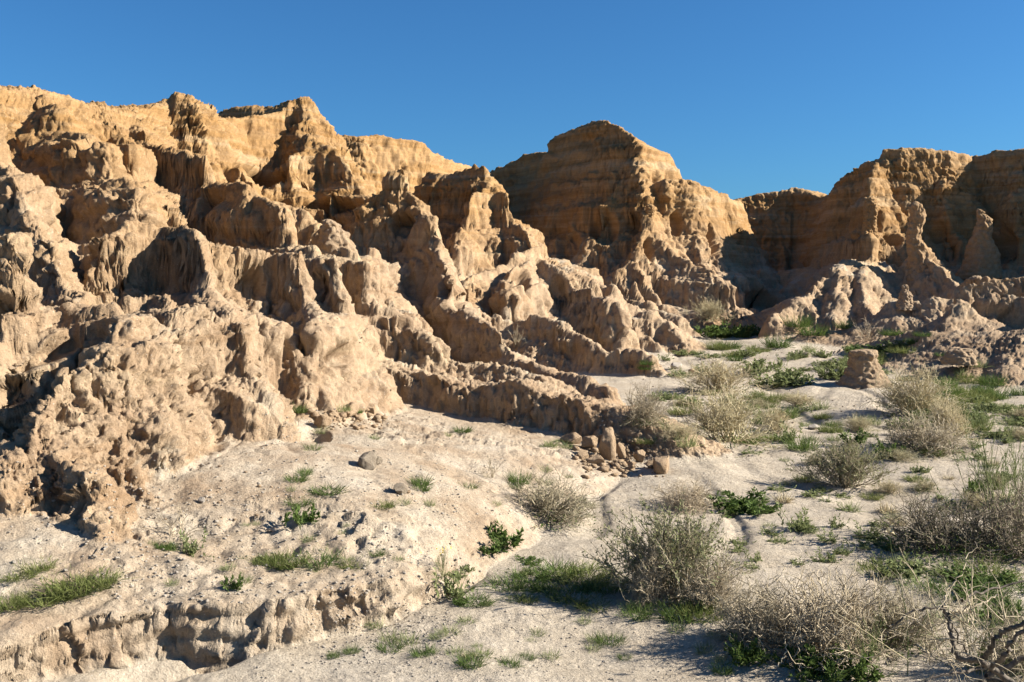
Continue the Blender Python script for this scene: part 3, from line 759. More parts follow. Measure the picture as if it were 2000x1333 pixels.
def hoodoo(px, top, base, Y, prof, label, mat=None, seed=1, lean=(0, 0), name='hoodoo', cat='hoodoo', ell=.85, rings=110, segs=72):
    """earth pillar: prof = [(height share, radius in photo pixels, centre offset in photo pixels)]"""
    m = Y / F
    z0 = CZ + (HOR - base) * m; H = (base - top) * m
    t = np.linspace(0, 1, rings); hs = [p[0] for p in prof]
    r = np.interp(t, hs, [p[1] for p in prof]) * m; cx = np.interp(t, hs, [p[2] for p in prof]) * m
    for _ in range(3):
        r[1:-1] = (r[:-2] + 2 * r[1:-1] + r[2:]) / 4; cx[1:-1] = (cx[:-2] + 2 * cx[1:-1] + cx[2:]) / 4
    r = r * np.sqrt(np.clip((1.0 - t) / .05, 0, 1) * .999 + .0004)
    th = np.linspace(0, 2 * math.pi, segs, endpoint=False)
    X0 = (px - 1000) * m
    x = X0 + cx[:, None] + r[:, None] * np.cos(th)[None]; y = Y + r[:, None] * np.sin(th)[None] * ell
    z = z0 - .25 * H * 0 + (H * t)[:, None] + 0 * x
    sc = 1 / max(.25, r.mean())
    nx, ny = np.cos(th)[None] + 0 * x, np.sin(th)[None] + 0 * x
    d = .62 * r.mean() * (.35 * pn(x * sc * .8, y * sc * .8, z * sc * .6, seed) + .22 * (np.abs(pn(x * sc * 2, y * sc * 2, z * sc * 1.6, seed + 1)) * 2 - .5) + .16 * (knob(x * sc * 3, y * sc * 3, z * sc * 2.6, seed + 2) - .4) + .08 * pn(x * sc * 5, y * sc * 5, z * sc * 2.2, seed + 3))
    d = d * np.clip((1 - t) / .06, .25, 1)[:, None] + .03 * pn(x * 14, y * 14, z * 14, seed + 5)
    x = x + nx * d; y = y + ny * d; z = z + d * .25
    V = np.stack([x, y, z], -1).reshape(-1, 3)
    i = np.arange(rings * segs).reshape(rings, segs); a = i[:-1]; b = np.roll(i, -1, 1)[:-1]; c = np.roll(i, -1, 1)[1:]; e = i[1:]
    Fq = np.stack([a, b, c, e], -1).reshape(-1, 4)
    org = np.array([X0, Y, z0], np.float32)
    o = mesh_np(name, V - org, Fq, mat or OCHRE); o.location = org
    return tag(o, label, cat)

hoodoo(1790, 393, 585, 41.2, [(0, 42, 8), (.3, 30, 12), (.5, 17, 2), (.62, 13, -4), (.72, 12, -2), (.85, 14, 2), (.93, 13, 0), (1, 9, -2)], 'slender earth pillar with a bulging head rising from a crumbling spur', PILLAR, 21)
hoodoo(1916, 408, 545, 42.6, [(0, 42, -4), (.3, 32, 0), (.55, 21, 2), (.72, 15, 6), (.85, 14, 8), (.95, 10, 0), (1, 5, -6)], 'hooked earth pillar before the dark cleft of the mesa wall', PILLAR, 24)
_p = at(1690, 757)
hoodoo(1688, 682, 764, _p.y + .35, [(0, 66, 4), (.12, 52, 3), (.3, 40, 0), (.55, 29, -2), (.8, 24, -2), (.93, 20, -2), (1, 12, 2)], 'squat pinkish earth stump standing alone on the wash floor', CLAY, 27, name='earth_stump', cat='hoodoo', ell=.9)
hoodoo(1267, 398, 468, 45.6, [(0, 16, 0), (.3, 9, 2), (.6, 8, 1), (.85, 9, 3), (1, 6, 2)], 'thin earth column leaning against the front edge of the butte', OCHRE, 29)
hoodoo(1694, 385, 492, 44.2, [(0, 26, 6), (.3, 15, 4), (.55, 12, 4), (.8, 13, 6), (1, 10, 6)], 'rough earth column attached to the corner of the mesa', OCHRE, 33)
hoodoo(1769, 556, 606, 35.2, [(0, 24, 0), (.4, 14, 0), (.7, 9, -1), (1, 4, 0)], 'small pointed earth spike on a low pink ridge', CLAY, 31)
hoodoo(652, 428, 520, 18, [(0, 42, 6), (.4, 34, 4), (.7, 24, -2), (.9, 14, -8), (1, 8, -12)], 'lumpy earth block in the gully under the tall tower', CLAY, 39, name='earth_block')
hoodoo(1875, 680, 712, 24.5, [(0, 34, 0), (.4, 28, 0), (.8, 20, 2), (1, 12, 3)], 'low pink earth lump on the gravel slope below the wall', CLAY, 43, name='earth_lump', rings=60)

B = 'fallen blocks at the end of the low earth wall'
for i, (px, py, w_, h_, lab) in enumerate([
    (1186, 902, 44, 66, 'tall upright tan boulder leaning at the end of the earth wall'),
    (1214, 898, 26, 46, 'narrow tan boulder wedged beside the tall upright one'),
    (1152, 884, 38, 30, 'rounded tan boulder on the uphill side of the upright one'),
    (1142, 900, 30, 24, 'small tan block half buried beneath the rounded boulder'),
    (1118, 872, 60, 26, 'broad low tan block at the foot of the earth wall'),
    (1165, 912, 46, 22, 'flat tan slab in front of the tall upright boulder'),
    (1250, 905, 30, 26, 'tan boulder in the rubble right of the tall upright one'),
    (1272, 915, 24, 18, 'small tan rubble block beside the dark crumbling lump'),
    (1292, 925, 62, 42, 'dark crumbling earth lump at the edge of the wash'),
    (1232, 920, 22, 16, 'little tan stone in the rubble below the wall end')]):
    rock(px, py, w_, h_, lab, B, CLAY, rz=i * 1.3)
for i, (px, py, w_, h_, lab) in enumerate([
    (628, 842, 44, 26, 'flattish tan boulder at the gully mouth, next to the hillside'),
    (684, 822, 46, 30, 'largest tan boulder of the row at the gully mouth'),
    (722, 810, 30, 20, 'smallest tan boulder of the row at the gully mouth')]):
    rock(px, py, w_, h_, lab, 'boulders at the gully mouth', CLAY, rz=i)
rock(716, 920, 36, 36, 'brown two-lobed rock with a long shadow on the apron', None, GREYSTONE)
rock(736, 912, 26, 22, 'small brown rock touching the two-lobed rock', None, GREYSTONE)
rock(727, 893, 16, 12, 'tiny dark stone just uphill of the two-lobed rock', None, GREYSTONE)
rock(781, 968, 34, 22, 'smooth grey stone lying alone on the stony apron', None, GREYSTONE)
rock(797, 966, 12, 8, 'tiny brown stone touching the smooth grey stone', None, CLAY)
rock(1324, 722, 32, 16, 'pale grey stone in the narrow upper channel of the wash', None, PALESTONE)
rock(1350, 730, 16, 9, 'small rusty stone beside the pale grey one', None, CLAY)
rock(1592, 840, 30, 12, 'low sandy stone in the pale channel of the wash', None, PALESTONE)
rock(1576, 700, 26, 12, 'rounded tan stone among low herbs above the stump', None, GREYSTONE)
rock(392, 985, 18, 12, 'rounded pale pebble above the bleached dead shrub', None, PALESTONE)
rock(1700, 905, 20, 10, 'small grey stone by the roots of the grey shrub', None, GREYSTONE)
rock(1862, 705, 40, 22, 'pink earth clod on the gravel slope below the wall', None, CLAY)
print('rocks', round(time.time() - T0, 1))

# ------------------------------------------------------------------ plants
RS = np.random.RandomState(5)
def unit(v): return v / (np.linalg.norm(v, axis=-1, keepdims=True) + 1e-9)
def grow(st, dr, ln, K, wander, lift=0.0):
    """polylines: starts (n,3), directions, lengths -> (n,K,3)"""
    n = len(st); pts = np.empty((n, K, 3)); pts[:, 0] = st; d = unit(dr)
    for k in range(1, K):
        d = unit(d + RS.normal(size=(n, 3)) * wander + np.array([0, 0, lift]))
        pts[:, k] = pts[:, k-1] + d * (ln / (K - 1))[:, None]
    return pts
def tubes(pts, r0, r1, sides=3):
    n, K, _ = pts.shape
    d = unit(np.gradient(pts, axis=1))
    ref = np.where(np.abs(d[..., 2:3]) > .9, np.array([1., 0, 0]), np.array([0, 0, 1.]))
    a = unit(np.cross(d, ref)); b = np.cross(d, a)
    r = np.asarray(r0)[..., None] + (np.asarray(r1) - np.asarray(r0))[..., None] * np.linspace(0, 1, K) if np.ndim(r0) else np.broadcast_to(np.linspace(r0, r1, K), (n, K))
    th = np.arange(sides) * 2 * math.pi / sides
    V = pts[:, :, None] + r[:, :, None, None] * (a[:, :, None] * np.cos(th)[None, None, :, None] + b[:, :, None] * np.sin(th)[None, None, :, None])
    i = np.arange(n * K * sides).reshape(n, K, sides)
    q = np.stack([i[:, :-1], np.roll(i, -1, 2)[:, :-1], np.roll(i, -1, 2)[:, 1:], i[:, 1:]], -1).reshape(-1, 4)
    return V.reshape(-1, 3), q
def pick(pts, n, lo=.2, hi=1.0):
    """random points and directions on polylines"""
    N_, K, _ = pts.shape
    i = RS.randint(0, N_, n); t = RS.uniform(lo, hi, n) * (K - 1.001); k = t.astype(int); f = (t - k)[:, None]
    return pts[i, k] * (1 - f) + pts[i, k+1] * f, unit(pts[i, k+1] - pts[i, k])
def leaves(pos, dr, ln, wd, droop=0.0, spread=.9):
    n = len(pos)
    d = unit(dr + RS.normal(size=(n, 3)) * spread + np.array([0, 0, -droop]))
    s_ = unit(np.cross(d, RS.normal(size=(n, 3))))
    L = ln * RS.uniform(.6, 1.3, n)[:, None]; W = wd * RS.uniform(.7, 1.2, n)[:, None]
    up = np.cross(d, s_)
    V = np.stack([pos, pos + d * L * .5 + s_ * W + up * L * .08, pos + d * L, pos + d * L * .5 - s_ * W + up * L * .08], 1).reshape(-1, 3)
    return V, np.arange(n * 4).reshape(n, 4)
def join(parts):
    V, Q_, o = [], [], 0
    for v, q in parts: V.append(v); Q_.append(q + o); o += len(v)
    return np.concatenate(V), np.concatenate(Q_)

def plant_material(name, a, b, translucent=0.0, vary=25):
    t = NT(name); p = t.pos()
    oi = t.n('ShaderNodeObjectInfo').outputs['Random']
    m = t.noise(p, vary, 3)
    c = t.mix(t.ramp(m, .32, .68), a, b)
    c = t.mix(1.0, c, t.mix(oi, (.86, .88, .85, 1), (1.12, 1.1, 1.1, 1)), 'MULTIPLY')
    t.set(t.b.inputs['Base Color'], c); t.b.inputs['Roughness'].default_value = .75
    if translucent:
        tr = t.n('ShaderNodeBsdfTranslucent'); t.set(tr.inputs['Color'], c)
        mx = t.n('ShaderNodeMixShader'); mx.inputs[0].default_value = translucent
        t.t.links.new(t.b.outputs[0], mx.inputs[1]); t.t.links.new(tr.outputs[0], mx.inputs[2])
        t.t.links.new(mx.outputs[0], t.t.nodes['Material Output'].inputs['Surface'])
    return t.m
TWIG_PALE = plant_material('pale_twig', (.30, .24, .16, 1), (.42, .355, .26, 1))
TWIG_GREY = plant_material('grey_twig', (.25, .21, .14, 1), (.37, .315, .225, 1))
TWIG_DARK = plant_material('dark_twig', (.13, .105, .075, 1), (.26, .215, .155, 1))
BARK = plant_material('grey_bark', (.055, .045, .036, 1), (.15, .125, .10, 1), vary=40)
STRAW = plant_material('straw_twig', (.36, .30, .18, 1), (.46, .40, .26, 1))
LEAF_GREY = plant_material('grey_green_leaf', (.15, .16, .07, 1), (.27, .275, .145, 1), .25)
LEAF_GREEN = plant_material('green_leaf', (.045, .075, .018, 1), (.12, .17, .045, 1), .3)
LEAF_SAGE = plant_material('sage_leaf', (.13, .155, .06, 1), (.24, .265, .12, 1), .3)
LEAF_LIME = plant_material('fresh_leaf', (.095, .12, .03, 1), (.19, .205, .075, 1), .35)
FLOWER = plant_material('yellow_petal', (.6, .45, .02, 1), (.7, .55, .05, 1), .2)

MESHES = {}
def pm(name, parts, mat):
    V, q = join(parts)
    me = mesh_np(name, V, q, mat, smooth=True)
    d = me.data; bpy.data.objects.remove(me); return d

def make_shrub(stems, twigs, fine, leaf_n, h=1.0, spread=.9, wander=.16, lift=.03, leaf=(.030, .006), twig_mat=TWIG_PALE, leaf_mat=LEAF_GREY, low_leaf=0, r=1.0, leaf_lo=.2, K=6, dome=True):
    """unit shrub about 1 m tall and 1 m in radius; returns [(part name, mesh)]"""
    az = RS.uniform(0, 2 * math.pi, stems); tilt = np.abs(RS.normal(0, spread, stems)).clip(0, 1.45)
    d = np.stack([np.cos(az) * np.sin(tilt), np.sin(az) * np.sin(tilt), np.cos(tilt)], -1)
    st = np.stack([np.cos(az), np.sin(az), 0 * az], -1) * RS.uniform(0, .22, stems)[:, None]
    l0 = RS.uniform(.45, .8, stems) * (1 if not dome else 1) * h
    A = grow(st, d, l0, K, wander, lift)
    p, dd = pick(A, twigs, .25, 1)
    Bt = grow(p, dd + RS.normal(size=(twigs, 3)) * .55 + np.array([0, 0, .15]), RS.uniform(.18, .45, twigs) * h, K - 1, wander * 1.3, lift)
    p, dd = pick(Bt, fine, .2, 1)
    Cf = grow(p, dd + RS.normal(size=(fine, 3)) * .7 + np.array([0, 0, .1]), RS.uniform(.06, .2, fine) * h, 4, wander * 1.5, lift)
    for a_ in (A, Bt, Cf):
        a_[..., 2] = np.where(a_[..., 2] < .015, .015 + np.abs(a_[..., 2]) * .3, a_[..., 2])
    out = [('branches', pm('branches', [tubes(A, .010 * r, .005 * r), tubes(Bt, .0055 * r, .003 * r), tubes(Cf, .0034 * r, .0018 * r)], twig_mat))]
    if leaf_n:
        p1, d1 = pick(Cf, leaf_n // 2, 0, 1); p2, d2 = pick(Bt, leaf_n - leaf_n // 2, leaf_lo, 1)
        out.append(('foliage', pm('foliage', [leaves(np.concatenate([p1, p2]), np.concatenate([d1, d2]), leaf[0], leaf[1])], leaf_mat)))
    if low_leaf:
        n = low_leaf; a2 = RS.uniform(0, 6.283, n); rr = np.sqrt(RS.uniform(0, 1, n)) * .75
        pp = np.stack([np.cos(a2) * rr, np.sin(a2) * rr, RS.uniform(.01, .34, n) * (1.05 - rr)], -1)
        out.append(('undergrowth', pm('undergrowth', [leaves(pp, RS.normal(size=(n, 3)) * .5 + np.array([0, 0, .7]), .06, .009)], LEAF_GREEN)))
    return out

def make_herb(n, leaf=(.16, .03), h=.5, mat=LEAF_GREEN, stalks=14):
    """leafy rosette of bent leaves on short stems, about 1 m wide"""
    az = RS.uniform(0, 6.283, stalks); tl = RS.uniform(.2, 1.2, stalks)
    d = np.stack([np.cos(az) * np.sin(tl), np.sin(az) * np.sin(tl), np.cos(tl)], -1)
    A = grow(np.zeros((stalks, 3)) + RS.normal(size=(stalks, 3)) * [.16, .16, 0], d, RS.uniform(.25, .6, stalks) * h / .5, 5, .2, .02)
    A[..., 2] = np.maximum(A[..., 2], .01)
    p, dd = pick(A, n, .1, 1)
    return [('stems', pm('stems', [tubes(A, .009, .004)], LEAF_SAGE)), ('foliage', pm('foliage', [leaves(p, dd + np.array([0, 0, .25]), leaf[0], leaf[1], .1, .8)], mat))]

def make_grass(n, h=.5, rad=.5, mat=LEAF_LIME, bend=.35, wdt=.008):
    a = RS.uniform(0, 6.283, n); rr = np.sqrt(RS.uniform(0, 1, n)) * rad
    st = np.stack([np.cos(a) * rr, np.sin(a) * rr, 0 * a], -1)
    d = np.stack([np.cos(a), np.sin(a), 0 * a], -1) * RS.uniform(.0, .9, n)[:, None] + RS.normal(size=(n, 3)) * .3 + np.array([0, 0, 1.])
    ln = RS.uniform(.4, 1, n) * h
    P_ = grow(st, d, ln, 4, bend * .5, -.12)
    P_[..., 2] = np.maximum(P_[..., 2], 0)
    s_ = unit(np.cross(unit(P_[:, 1] - P_[:, 0]), RS.normal(size=(n, 3))))
    wd = np.array([1, .9, .6, .12]) * wdt
    V = np.stack([P_ - s_[:, None] * wd[None, :, None], P_ + s_[:, None] * wd[None, :, None]], 2)
    i = np.arange(n * 8).reshape(n, 4, 2)
    q = np.stack([i[:, :-1, 0], i[:, :-1, 1], i[:, 1:, 1], i[:, 1:, 0]], -1).reshape(-1, 4)
    return [('blades', pm('blades', [(V.reshape(-1, 3), q)], mat))]

def place(kind, parts, loc, w, h, label, cat, group=None, rz=None, d=None):
    e = bpy.data.objects.new(kind, None); COL.objects.link(e)
    e.location = loc; e.rotation_euler = (0, 0, RS.uniform(0, 6.28) if rz is None else rz); e.empty_display_size = .1
    e.scale = (w, d or w, h)
    for nm, me in parts:
        o = bpy.data.objects.new(nm, me); COL.objects.link(o); o.parent = e; o['kind'] = 'stuff'
    return tag(e, label, cat, group)

# kinds of plant
K_DRY = [make_shrub(70, 420, 1500, 900, spread=.75, twig_mat=STRAW, leaf_mat=LEAF_GREY, low_leaf=250, r=.9) for _ in range(2)]
K_SALT = make_shrub(80, 520, 1500, 6500, spread=.72, twig_mat=TWIG_GREY, leaf_mat=LEAF_GREY, leaf=(.042, .009), r=.9, leaf_lo=.5)
K_TANGLE = make_shrub(75, 520, 1500, 0, spread=1.1, wander=.34, lift=.0, twig_mat=TWIG_PALE, r=1.0)
K_GREY = make_shrub(80, 520, 1300, 500, spread=1.0, wander=.3, lift=.0, twig_mat=TWIG_GREY, low_leaf=500, r=1.05)
K_DARK = make_shrub(70, 420, 1200, 700, spread=1.05, wander=.26, twig_mat=TWIG_DARK, leaf_mat=LEAF_SAGE, low_leaf=900, r=1.05)
K_BARE = make_shrub(16, 46, 90, 0, spread=.7, wander=.2, twig_mat=TWIG_PALE, r=1.15)
K_SPINDLY = make_shrub(16, 60, 120, 260, spread=.55, wander=.12, twig_mat=LEAF_SAGE, leaf_mat=LEAF_GREEN, r=.8)
K_HERB = [make_herb(380), make_herb(300, (.12, .022), .6, LEAF_SAGE, 18), make_herb(420, (.13, .026), .45, LEAF_GREEN, 12)]
K_MAT = [make_herb(900, (.10, .018), .36, LEAF_SAGE, 40), make_herb(1000, (.10, .020), .36, LEAF_GREEN, 40)]
K_GRASS = [make_grass(420, .5), make_grass(260, .6, .4, LEAF_GREEN), make_grass(110, .5, .3, LEAF_SAGE), make_grass(150, .5, .25, STRAW)]
print('plant kinds', round(time.time() - T0, 1))

def shrub(px, py, top, wpx, parts, label, cat='shrub', kind='desert_shrub', group=None, back=.30, rz=None):
    """px, py = nearest foot of the shrub in the photo, top = its highest row, wpx = its width"""
    p = at(px, py); m = p.y / F
    rad = wpx * m / 2
    c = Vector((p.x, p.y + rad * back, p.z - .01))
    c.x = (px - 1000) / F * c.y
    h = (py - top) * m + rad * back * .12
    return place(kind, parts, c, rad / .8, h / 1.05, label, cat, group, rz)

shrub(1310, 1180, 978, 270, K_SALT, 'large round grey green saltbush casting shade on green grass')
shrub(1265, 1185, 1040, 130, K_TANGLE, 'bleached twig tangle leaning on the large grey green saltbush')
shrub(1385, 1195, 1060, 150, K_TANGLE, 'dry twiggy clump tucked between saltbush and dead shrub')
shrub(1065, 1022, 915, 215, K_GREY, 'dry grey twiggy shrub over green growth at the apron edge')
shrub(1420, 868, 745, 215, K_DRY[0], 'broad dense straw coloured shrub in the middle of the wash')
shrub(1405, 772, 700, 180, K_DRY[1], 'pale straw shrub behind the broad dense one in the wash')
shrub(1515, 845, 790, 90, K_DRY[1], 'low thin straw shrub beside the broad dense one')
shrub(1795, 888, 795, 190, K_GREY, 'grey shrub with dark green leaves at its foot, front of a pair')
shrub(1790, 815, 705, 175, K_DRY[0], 'tall feathery straw shrub in front of the gravel slope')
shrub(1850, 860, 770, 110, K_DRY[1], 'wispy straw shrub at the side of the feathery one')
shrub(1648, 955, 852, 165, K_SALT, 'small grey green saltbush with a black dead twig')
shrub(1600, 1290, 1085, 330, K_TANGLE, 'big dead pale shrub of tangled twigs over green weeds')
shrub(1480, 1260, 1110, 210, K_TANGLE, 'left half of dead tangled brush next to the saltbush')
shrub(1740, 1270, 1120, 230, K_GREY, 'grey dead brush between the tangled shrub and the fallen branch')
shrub(1840, 1085, 955, 260, K_DARK, 'dark low shrub of dense crooked twigs above bright grass')
shrub(1965, 1090, 925, 230, K_DARK, 'dark tangled shrub behind tall green stems')
shrub(1950, 1060, 790, 200, K_SPINDLY, 'tall spindly green plant with thin crossing stems', 'plant', 'tall_plant')
shrub(1990, 1020, 820, 150, K_SPINDLY, 'tall spindly green plant with broad leaves low down', 'plant', 'tall_plant')
shrub(1905, 1330, 1150, 230, K_SPINDLY, 'tangle of thin green and dry stalks around the fallen branch', 'plant', 'tall_plant')
shrub(1990, 1325, 1170, 170, K_GREY, 'grey twiggy shrub behind the fallen branch')
shrub(1690, 1325, 1190, 170, K_SPINDLY, 'thin green stalks between dead brush and flower stalk', 'plant', 'tall_plant')
shrub(1255, 832, 738, 110, K_GREY, 'sparse shrub with bare upright twigs beside the earth wall end')
shrub(1385, 632, 582, 95, K_DRY[1], 'pale dry shrub at the far head of the wash')
shrub(345, 1058, 975, 140, K_BARE, 'bleached bare dead shrub beside the shaded gully')
shrub(1010, 682, 624, 55, K_BARE, 'bare white twig shrub standing on the low ridge')
shrub(1335, 1000, 925, 160, K_TANGLE, 'brownish dry brush below the dark crumbling lump')
shrub(1690, 668, 610, 90, K_BARE, 'bare grey twigs in the shade under the mesa spurs')
shrub(1790, 655, 615, 70, K_BARE, 'thin bare twigs by the ridge of pink earth')
shrub(960, 935, 880, 70, K_BARE, 'small dark dry twigs lying on the smooth part of the apron')
print('shrubs', round(time.time() - T0, 1))

def herb(px, py, wpx, hpx, k, label, group=None, name='green_herb', cat='herb'):
    p = at(px, py); m = p.y / F
    return place(name, k, Vector((p.x, p.y, p.z - .01)), wpx * m, hpx * m * 1.9, label, cat, group)

herb(1445, 1000, 175, 48, K_MAT[1], 'dark green leafy weed clump right of the large saltbush')
herb(590, 1025, 75, 45, K_HERB[2], 'broad leaved green weed on the cloddy apron')
herb(985, 1070, 100, 42, K_HERB[0], 'green weed in the gully under the grey shrub')
herb(960, 1085, 60, 24, K_HERB[0], 'low green weed with round leaves in the gully')
herb(880, 1170, 90, 55, K_HERB[1], 'pale green bushy weed where the gully opens')
herb(852, 1130, 50, 34, K_SPINDLY, 'leggy weed with yellow flowers by the gully', name='flowering_weed', cat='weed')
herb(1530, 755, 130, 40, K_MAT[0], 'broad mat of sage green weeds above the straw shrub')
herb(1480, 728, 100, 34, K_MAT[0], 'smaller mat of sage green weeds by the pale channel')
herb(1625, 740, 80, 40, K_MAT[0], 'green weeds left of the earth stump')
herb(1735, 1075, 90, 34, K_MAT[0], 'pale green weed left of the dark low shrub')
herb(1560, 1035, 80, 40, K_HERB[1], 'thin sage green weed on bare sand beside the leafy clump')
herb(1545, 865, 60, 36, K_HERB[1], 'sage green weed at the end of the straw shrub')
herb(1730, 895, 60, 36, K_HERB[2], 'dark leafed weed at the foot of the grey shrub')
herb(1905, 980, 60, 50, K_HERB[2], 'big leaved weed in front of the tall green stems')
herb(1780, 1120, 160, 40, K_MAT[0], 'wide green weed mat in front of the dark low shrub')
herb(1890, 1140, 170, 36, K_MAT[1], 'bright green weed mat in front of the dark tangled shrub')
herb(1600, 1320, 160, 70, K_MAT[1], 'leafy green weeds under the big dead shrub')
herb(1460, 1290, 100, 60, K_MAT[1], 'dark green weeds at the side of the dead brush')
herb(1680, 1325, 110, 60, K_HERB[2], 'broad green leaves at the foot of the flower stalk')
herb(1960, 1210, 120, 45, K_MAT[1], 'dark green weeds shaded by the fallen branch')
herb(1410, 660, 120, 40, K_MAT[1], 'dark green weeds in the shadow at the head of the wash')
herb(1470, 655, 70, 26, K_MAT[1], 'shaded weeds where the far gully meets the wash')
herb(1720, 690, 140, 22, K_MAT[1], 'green weed strip at the foot of the gravel apron')
herb(1760, 680, 90, 20, K_MAT[0], 'thin weed strip near the pink ridge foot')
herb(1650, 715, 80, 22, K_MAT[0], 'sage weeds along the foot of the gravel apron')
herb(455, 1155, 46, 36, K_HERB[2], 'reddish green rosette on the bank edge')
herb(375, 1085, 70, 40, K_HERB[1], 'yellow green weed at the foot of the bleached shrub')
herb(1670, 870, 56, 30, K_HERB[0], 'fresh green weed between saltbush and grey shrub')

for i in range(46):
    px, py = RS.uniform(1290, 1720), RS.uniform(690, 800)
    if px > 1560 and py > 770: continue
    herb(px, py, RS.uniform(30, 70), RS.uniform(10, 24), K_MAT[0] if RS.rand() < .75 else K_HERB[1], 'low sage green weed dotted among the straw shrubs and stump', 'low weeds in the upper wash')
for i in range(24):
    px, py = RS.uniform(1760, 2010), RS.uniform(760, 860)
    herb(px, py, RS.uniform(40, 90), RS.uniform(12, 26), K_MAT[0], 'low weed spreading below the gravel slope behind the straw shrubs', 'low weeds below the gravel slope')
for i in range(60):
    px, py = RS.uniform(1280, 2000), RS.uniform(790, 1010)
    if px < 1400 and py > 870: continue
    k_ = RS.randint(0, 3)
    herb(px, py, RS.uniform(26, 70), RS.uniform(8, 20), (K_MAT[0], K_HERB[1], K_DRY[1])[k_], ('low spreading weed mat', 'small leggy sage weed', 'little dry straw sprig')[k_] + ' dotted between the wash shrubs', 'low weeds between the wash shrubs')
for i in range(14):
    px, py = RS.uniform(880, 1180), RS.uniform(1095, 1185)
    herb(px, py, RS.uniform(24, 60), RS.uniform(10, 22), (K_MAT[0], K_MAT[1])[RS.randint(0, 2)], 'low weed in the grassy hollow beside the large saltbush', 'low weeds beside the saltbush')
for i in range(20):
    px, py = RS.uniform(1430, 1720), RS.uniform(1030, 1110)
    herb(px, py, RS.uniform(30, 70), RS.uniform(10, 28), K_HERB[1], 'thin low weed between the dead shrub and the leafy clump', 'low weeds behind the dead shrub')
# yellow blossoms on the leggy weed
_p = at(852, 1120); wd_ = bpy.data.objects['flowering_weed']
fl_ = RS.normal(size=(10, 3)) * [.3, .3, .12] + [0, 0, .85]
_o = bpy.data.objects.new('blossoms', pm('blossoms', [leaves(fl_, RS.normal(size=(10, 3)), .09, .035)], FLOWER)); COL.objects.link(_o); _o.parent = wd_; _o['kind'] = 'stuff'

# grass tufts
def tuft(px, py, wpx, hpx, k, label, group):
    p = at(px, py); m = p.y / F
    label = ('bright ', 'deep green ', 'thin sage green ', 'dry straw coloured ')[k] + label
    return place('grass_tuft', K_GRASS[k], Vector((p.x, p.y, p.z - .008)), wpx * m, hpx * m * 1.7, label, 'grass', group)
GL = 'bright grass tufts at the left end of the apron'
for px, py, w_, h_ in [(150, 1150, 130, 46), (90, 1175, 90, 36), (20, 1185, 60, 44), (70, 1112, 70, 28), (30, 1128, 70, 24), (190, 1138, 80, 30), (130, 1165, 80, 30)]:
    tuft(px, py, w_, h_, 0, 'grass tuft growing under the near left cliff', GL)
GM = 'grass tufts in the rough middle of the apron'
for px, py, w_, h_ in [(560, 1100, 80, 34), (625, 1098, 90, 36), (520, 1100, 50, 26), (640, 965, 70, 22), (585, 985, 60, 20), (690, 1108, 60, 22), (555, 1108, 60, 24), (735, 1085, 40, 18), (745, 990, 50, 18)]:
    tuft(px, py, w_, h_, RS.randint(0, 2), 'grass tuft on the cloddy middle of the apron', GM)
GS = 'grass in the shade of the saltbush'
for px, py, w_, h_ in [(1150, 1128, 110, 34), (1090, 1122, 110, 30), (1040, 1132, 90, 28), (985, 1150, 90, 30), (1120, 1165, 110, 30), (1180, 1150, 80, 40), (930, 1180, 80, 26), (1060, 1155, 70, 22), (1160, 1185, 70, 22), (1245, 1205, 70, 34), (1330, 1210, 90, 40), (1370, 1200, 90, 40), (1020, 1175, 60, 20)]:
    tuft(px, py, w_, h_, 1 if RS.rand() < .7 else 0, 'grass tuft around the foot of the large saltbush', GS)
GR = 'grass before the dark shrubs'
for px, py, w_, h_ in [(1720, 1120, 90, 30), (1800, 1150, 110, 30), (1860, 1160, 110, 28), (1920, 1165, 110, 30), (1980, 1150, 110, 32), (1850, 1125, 120, 34), (1920, 1120, 120, 34), (1760, 1100, 80, 30), (1840, 1185, 70, 24), (1960, 1185, 90, 26), (1840, 1210, 60, 40), (1900, 1220, 60, 40)]:
    tuft(px, py, w_, h_, RS.randint(0, 3), 'grass tuft in front of the dark crooked shrubs', GR)
def scatter(n, box, sz, label, group, ks=(1, 2, 2), mask=None):
    for _ in range(n):
        px = RS.uniform(box[0], box[1]); py = RS.uniform(box[2], box[3])
        if mask and not mask(px, py): continue
        s_ = RS.uniform(*sz) * (.35 + .65 * (py - 560) / 600)
        tuft(px, py, s_, s_ * RS.uniform(.4, .7), ks[RS.randint(0, len(ks))], label, group)
scatter(34, (560, 1230, 800, 1000), (34, 70), 'small sparse grass tuft on the smooth upper apron', 'small tufts on the apron', mask=lambda x, y: y > 790 + (x - 560) * .13)
scatter(16, (280, 820, 1010, 1160), (24, 52), 'small sparse grass tuft near the top of the cut bank', 'small tufts above the bank')
scatter(34, (560, 1420, 1215, 1325), (24, 56), 'small grass tuft on the flat sandy bench in front', 'small tufts on the bench', mask=lambda x, y: x > 600 + (1300 - y) * 1.5)
scatter(56, (1250, 1960, 690, 900), (45, 100), 'small tuft dotted over the wash floor', 'small tufts over the wash', (0, 2, 2, 1))
scatter(26, (1480, 1960, 900, 1080), (30, 70), 'small tuft on bare sand among the shrubs', 'small tufts among the shrubs', (2, 2, 0, 3))
scatter(26, (1780, 2000, 740, 850), (50, 110), 'weedy tuft along the foot of the gravel slope', 'tufts along the gravel slope', (0, 2, 1))
scatter(16, (1380, 1820, 640, 700), (60, 130), 'weedy tuft at the far end of the wash', 'tufts at the far end of the wash', (0, 2, 1))
tuft(915, 1285, 46, 22, 3, 'tuft standing alone on the flat sandy bench', None)
print('tufts', round(time.time() - T0, 1))

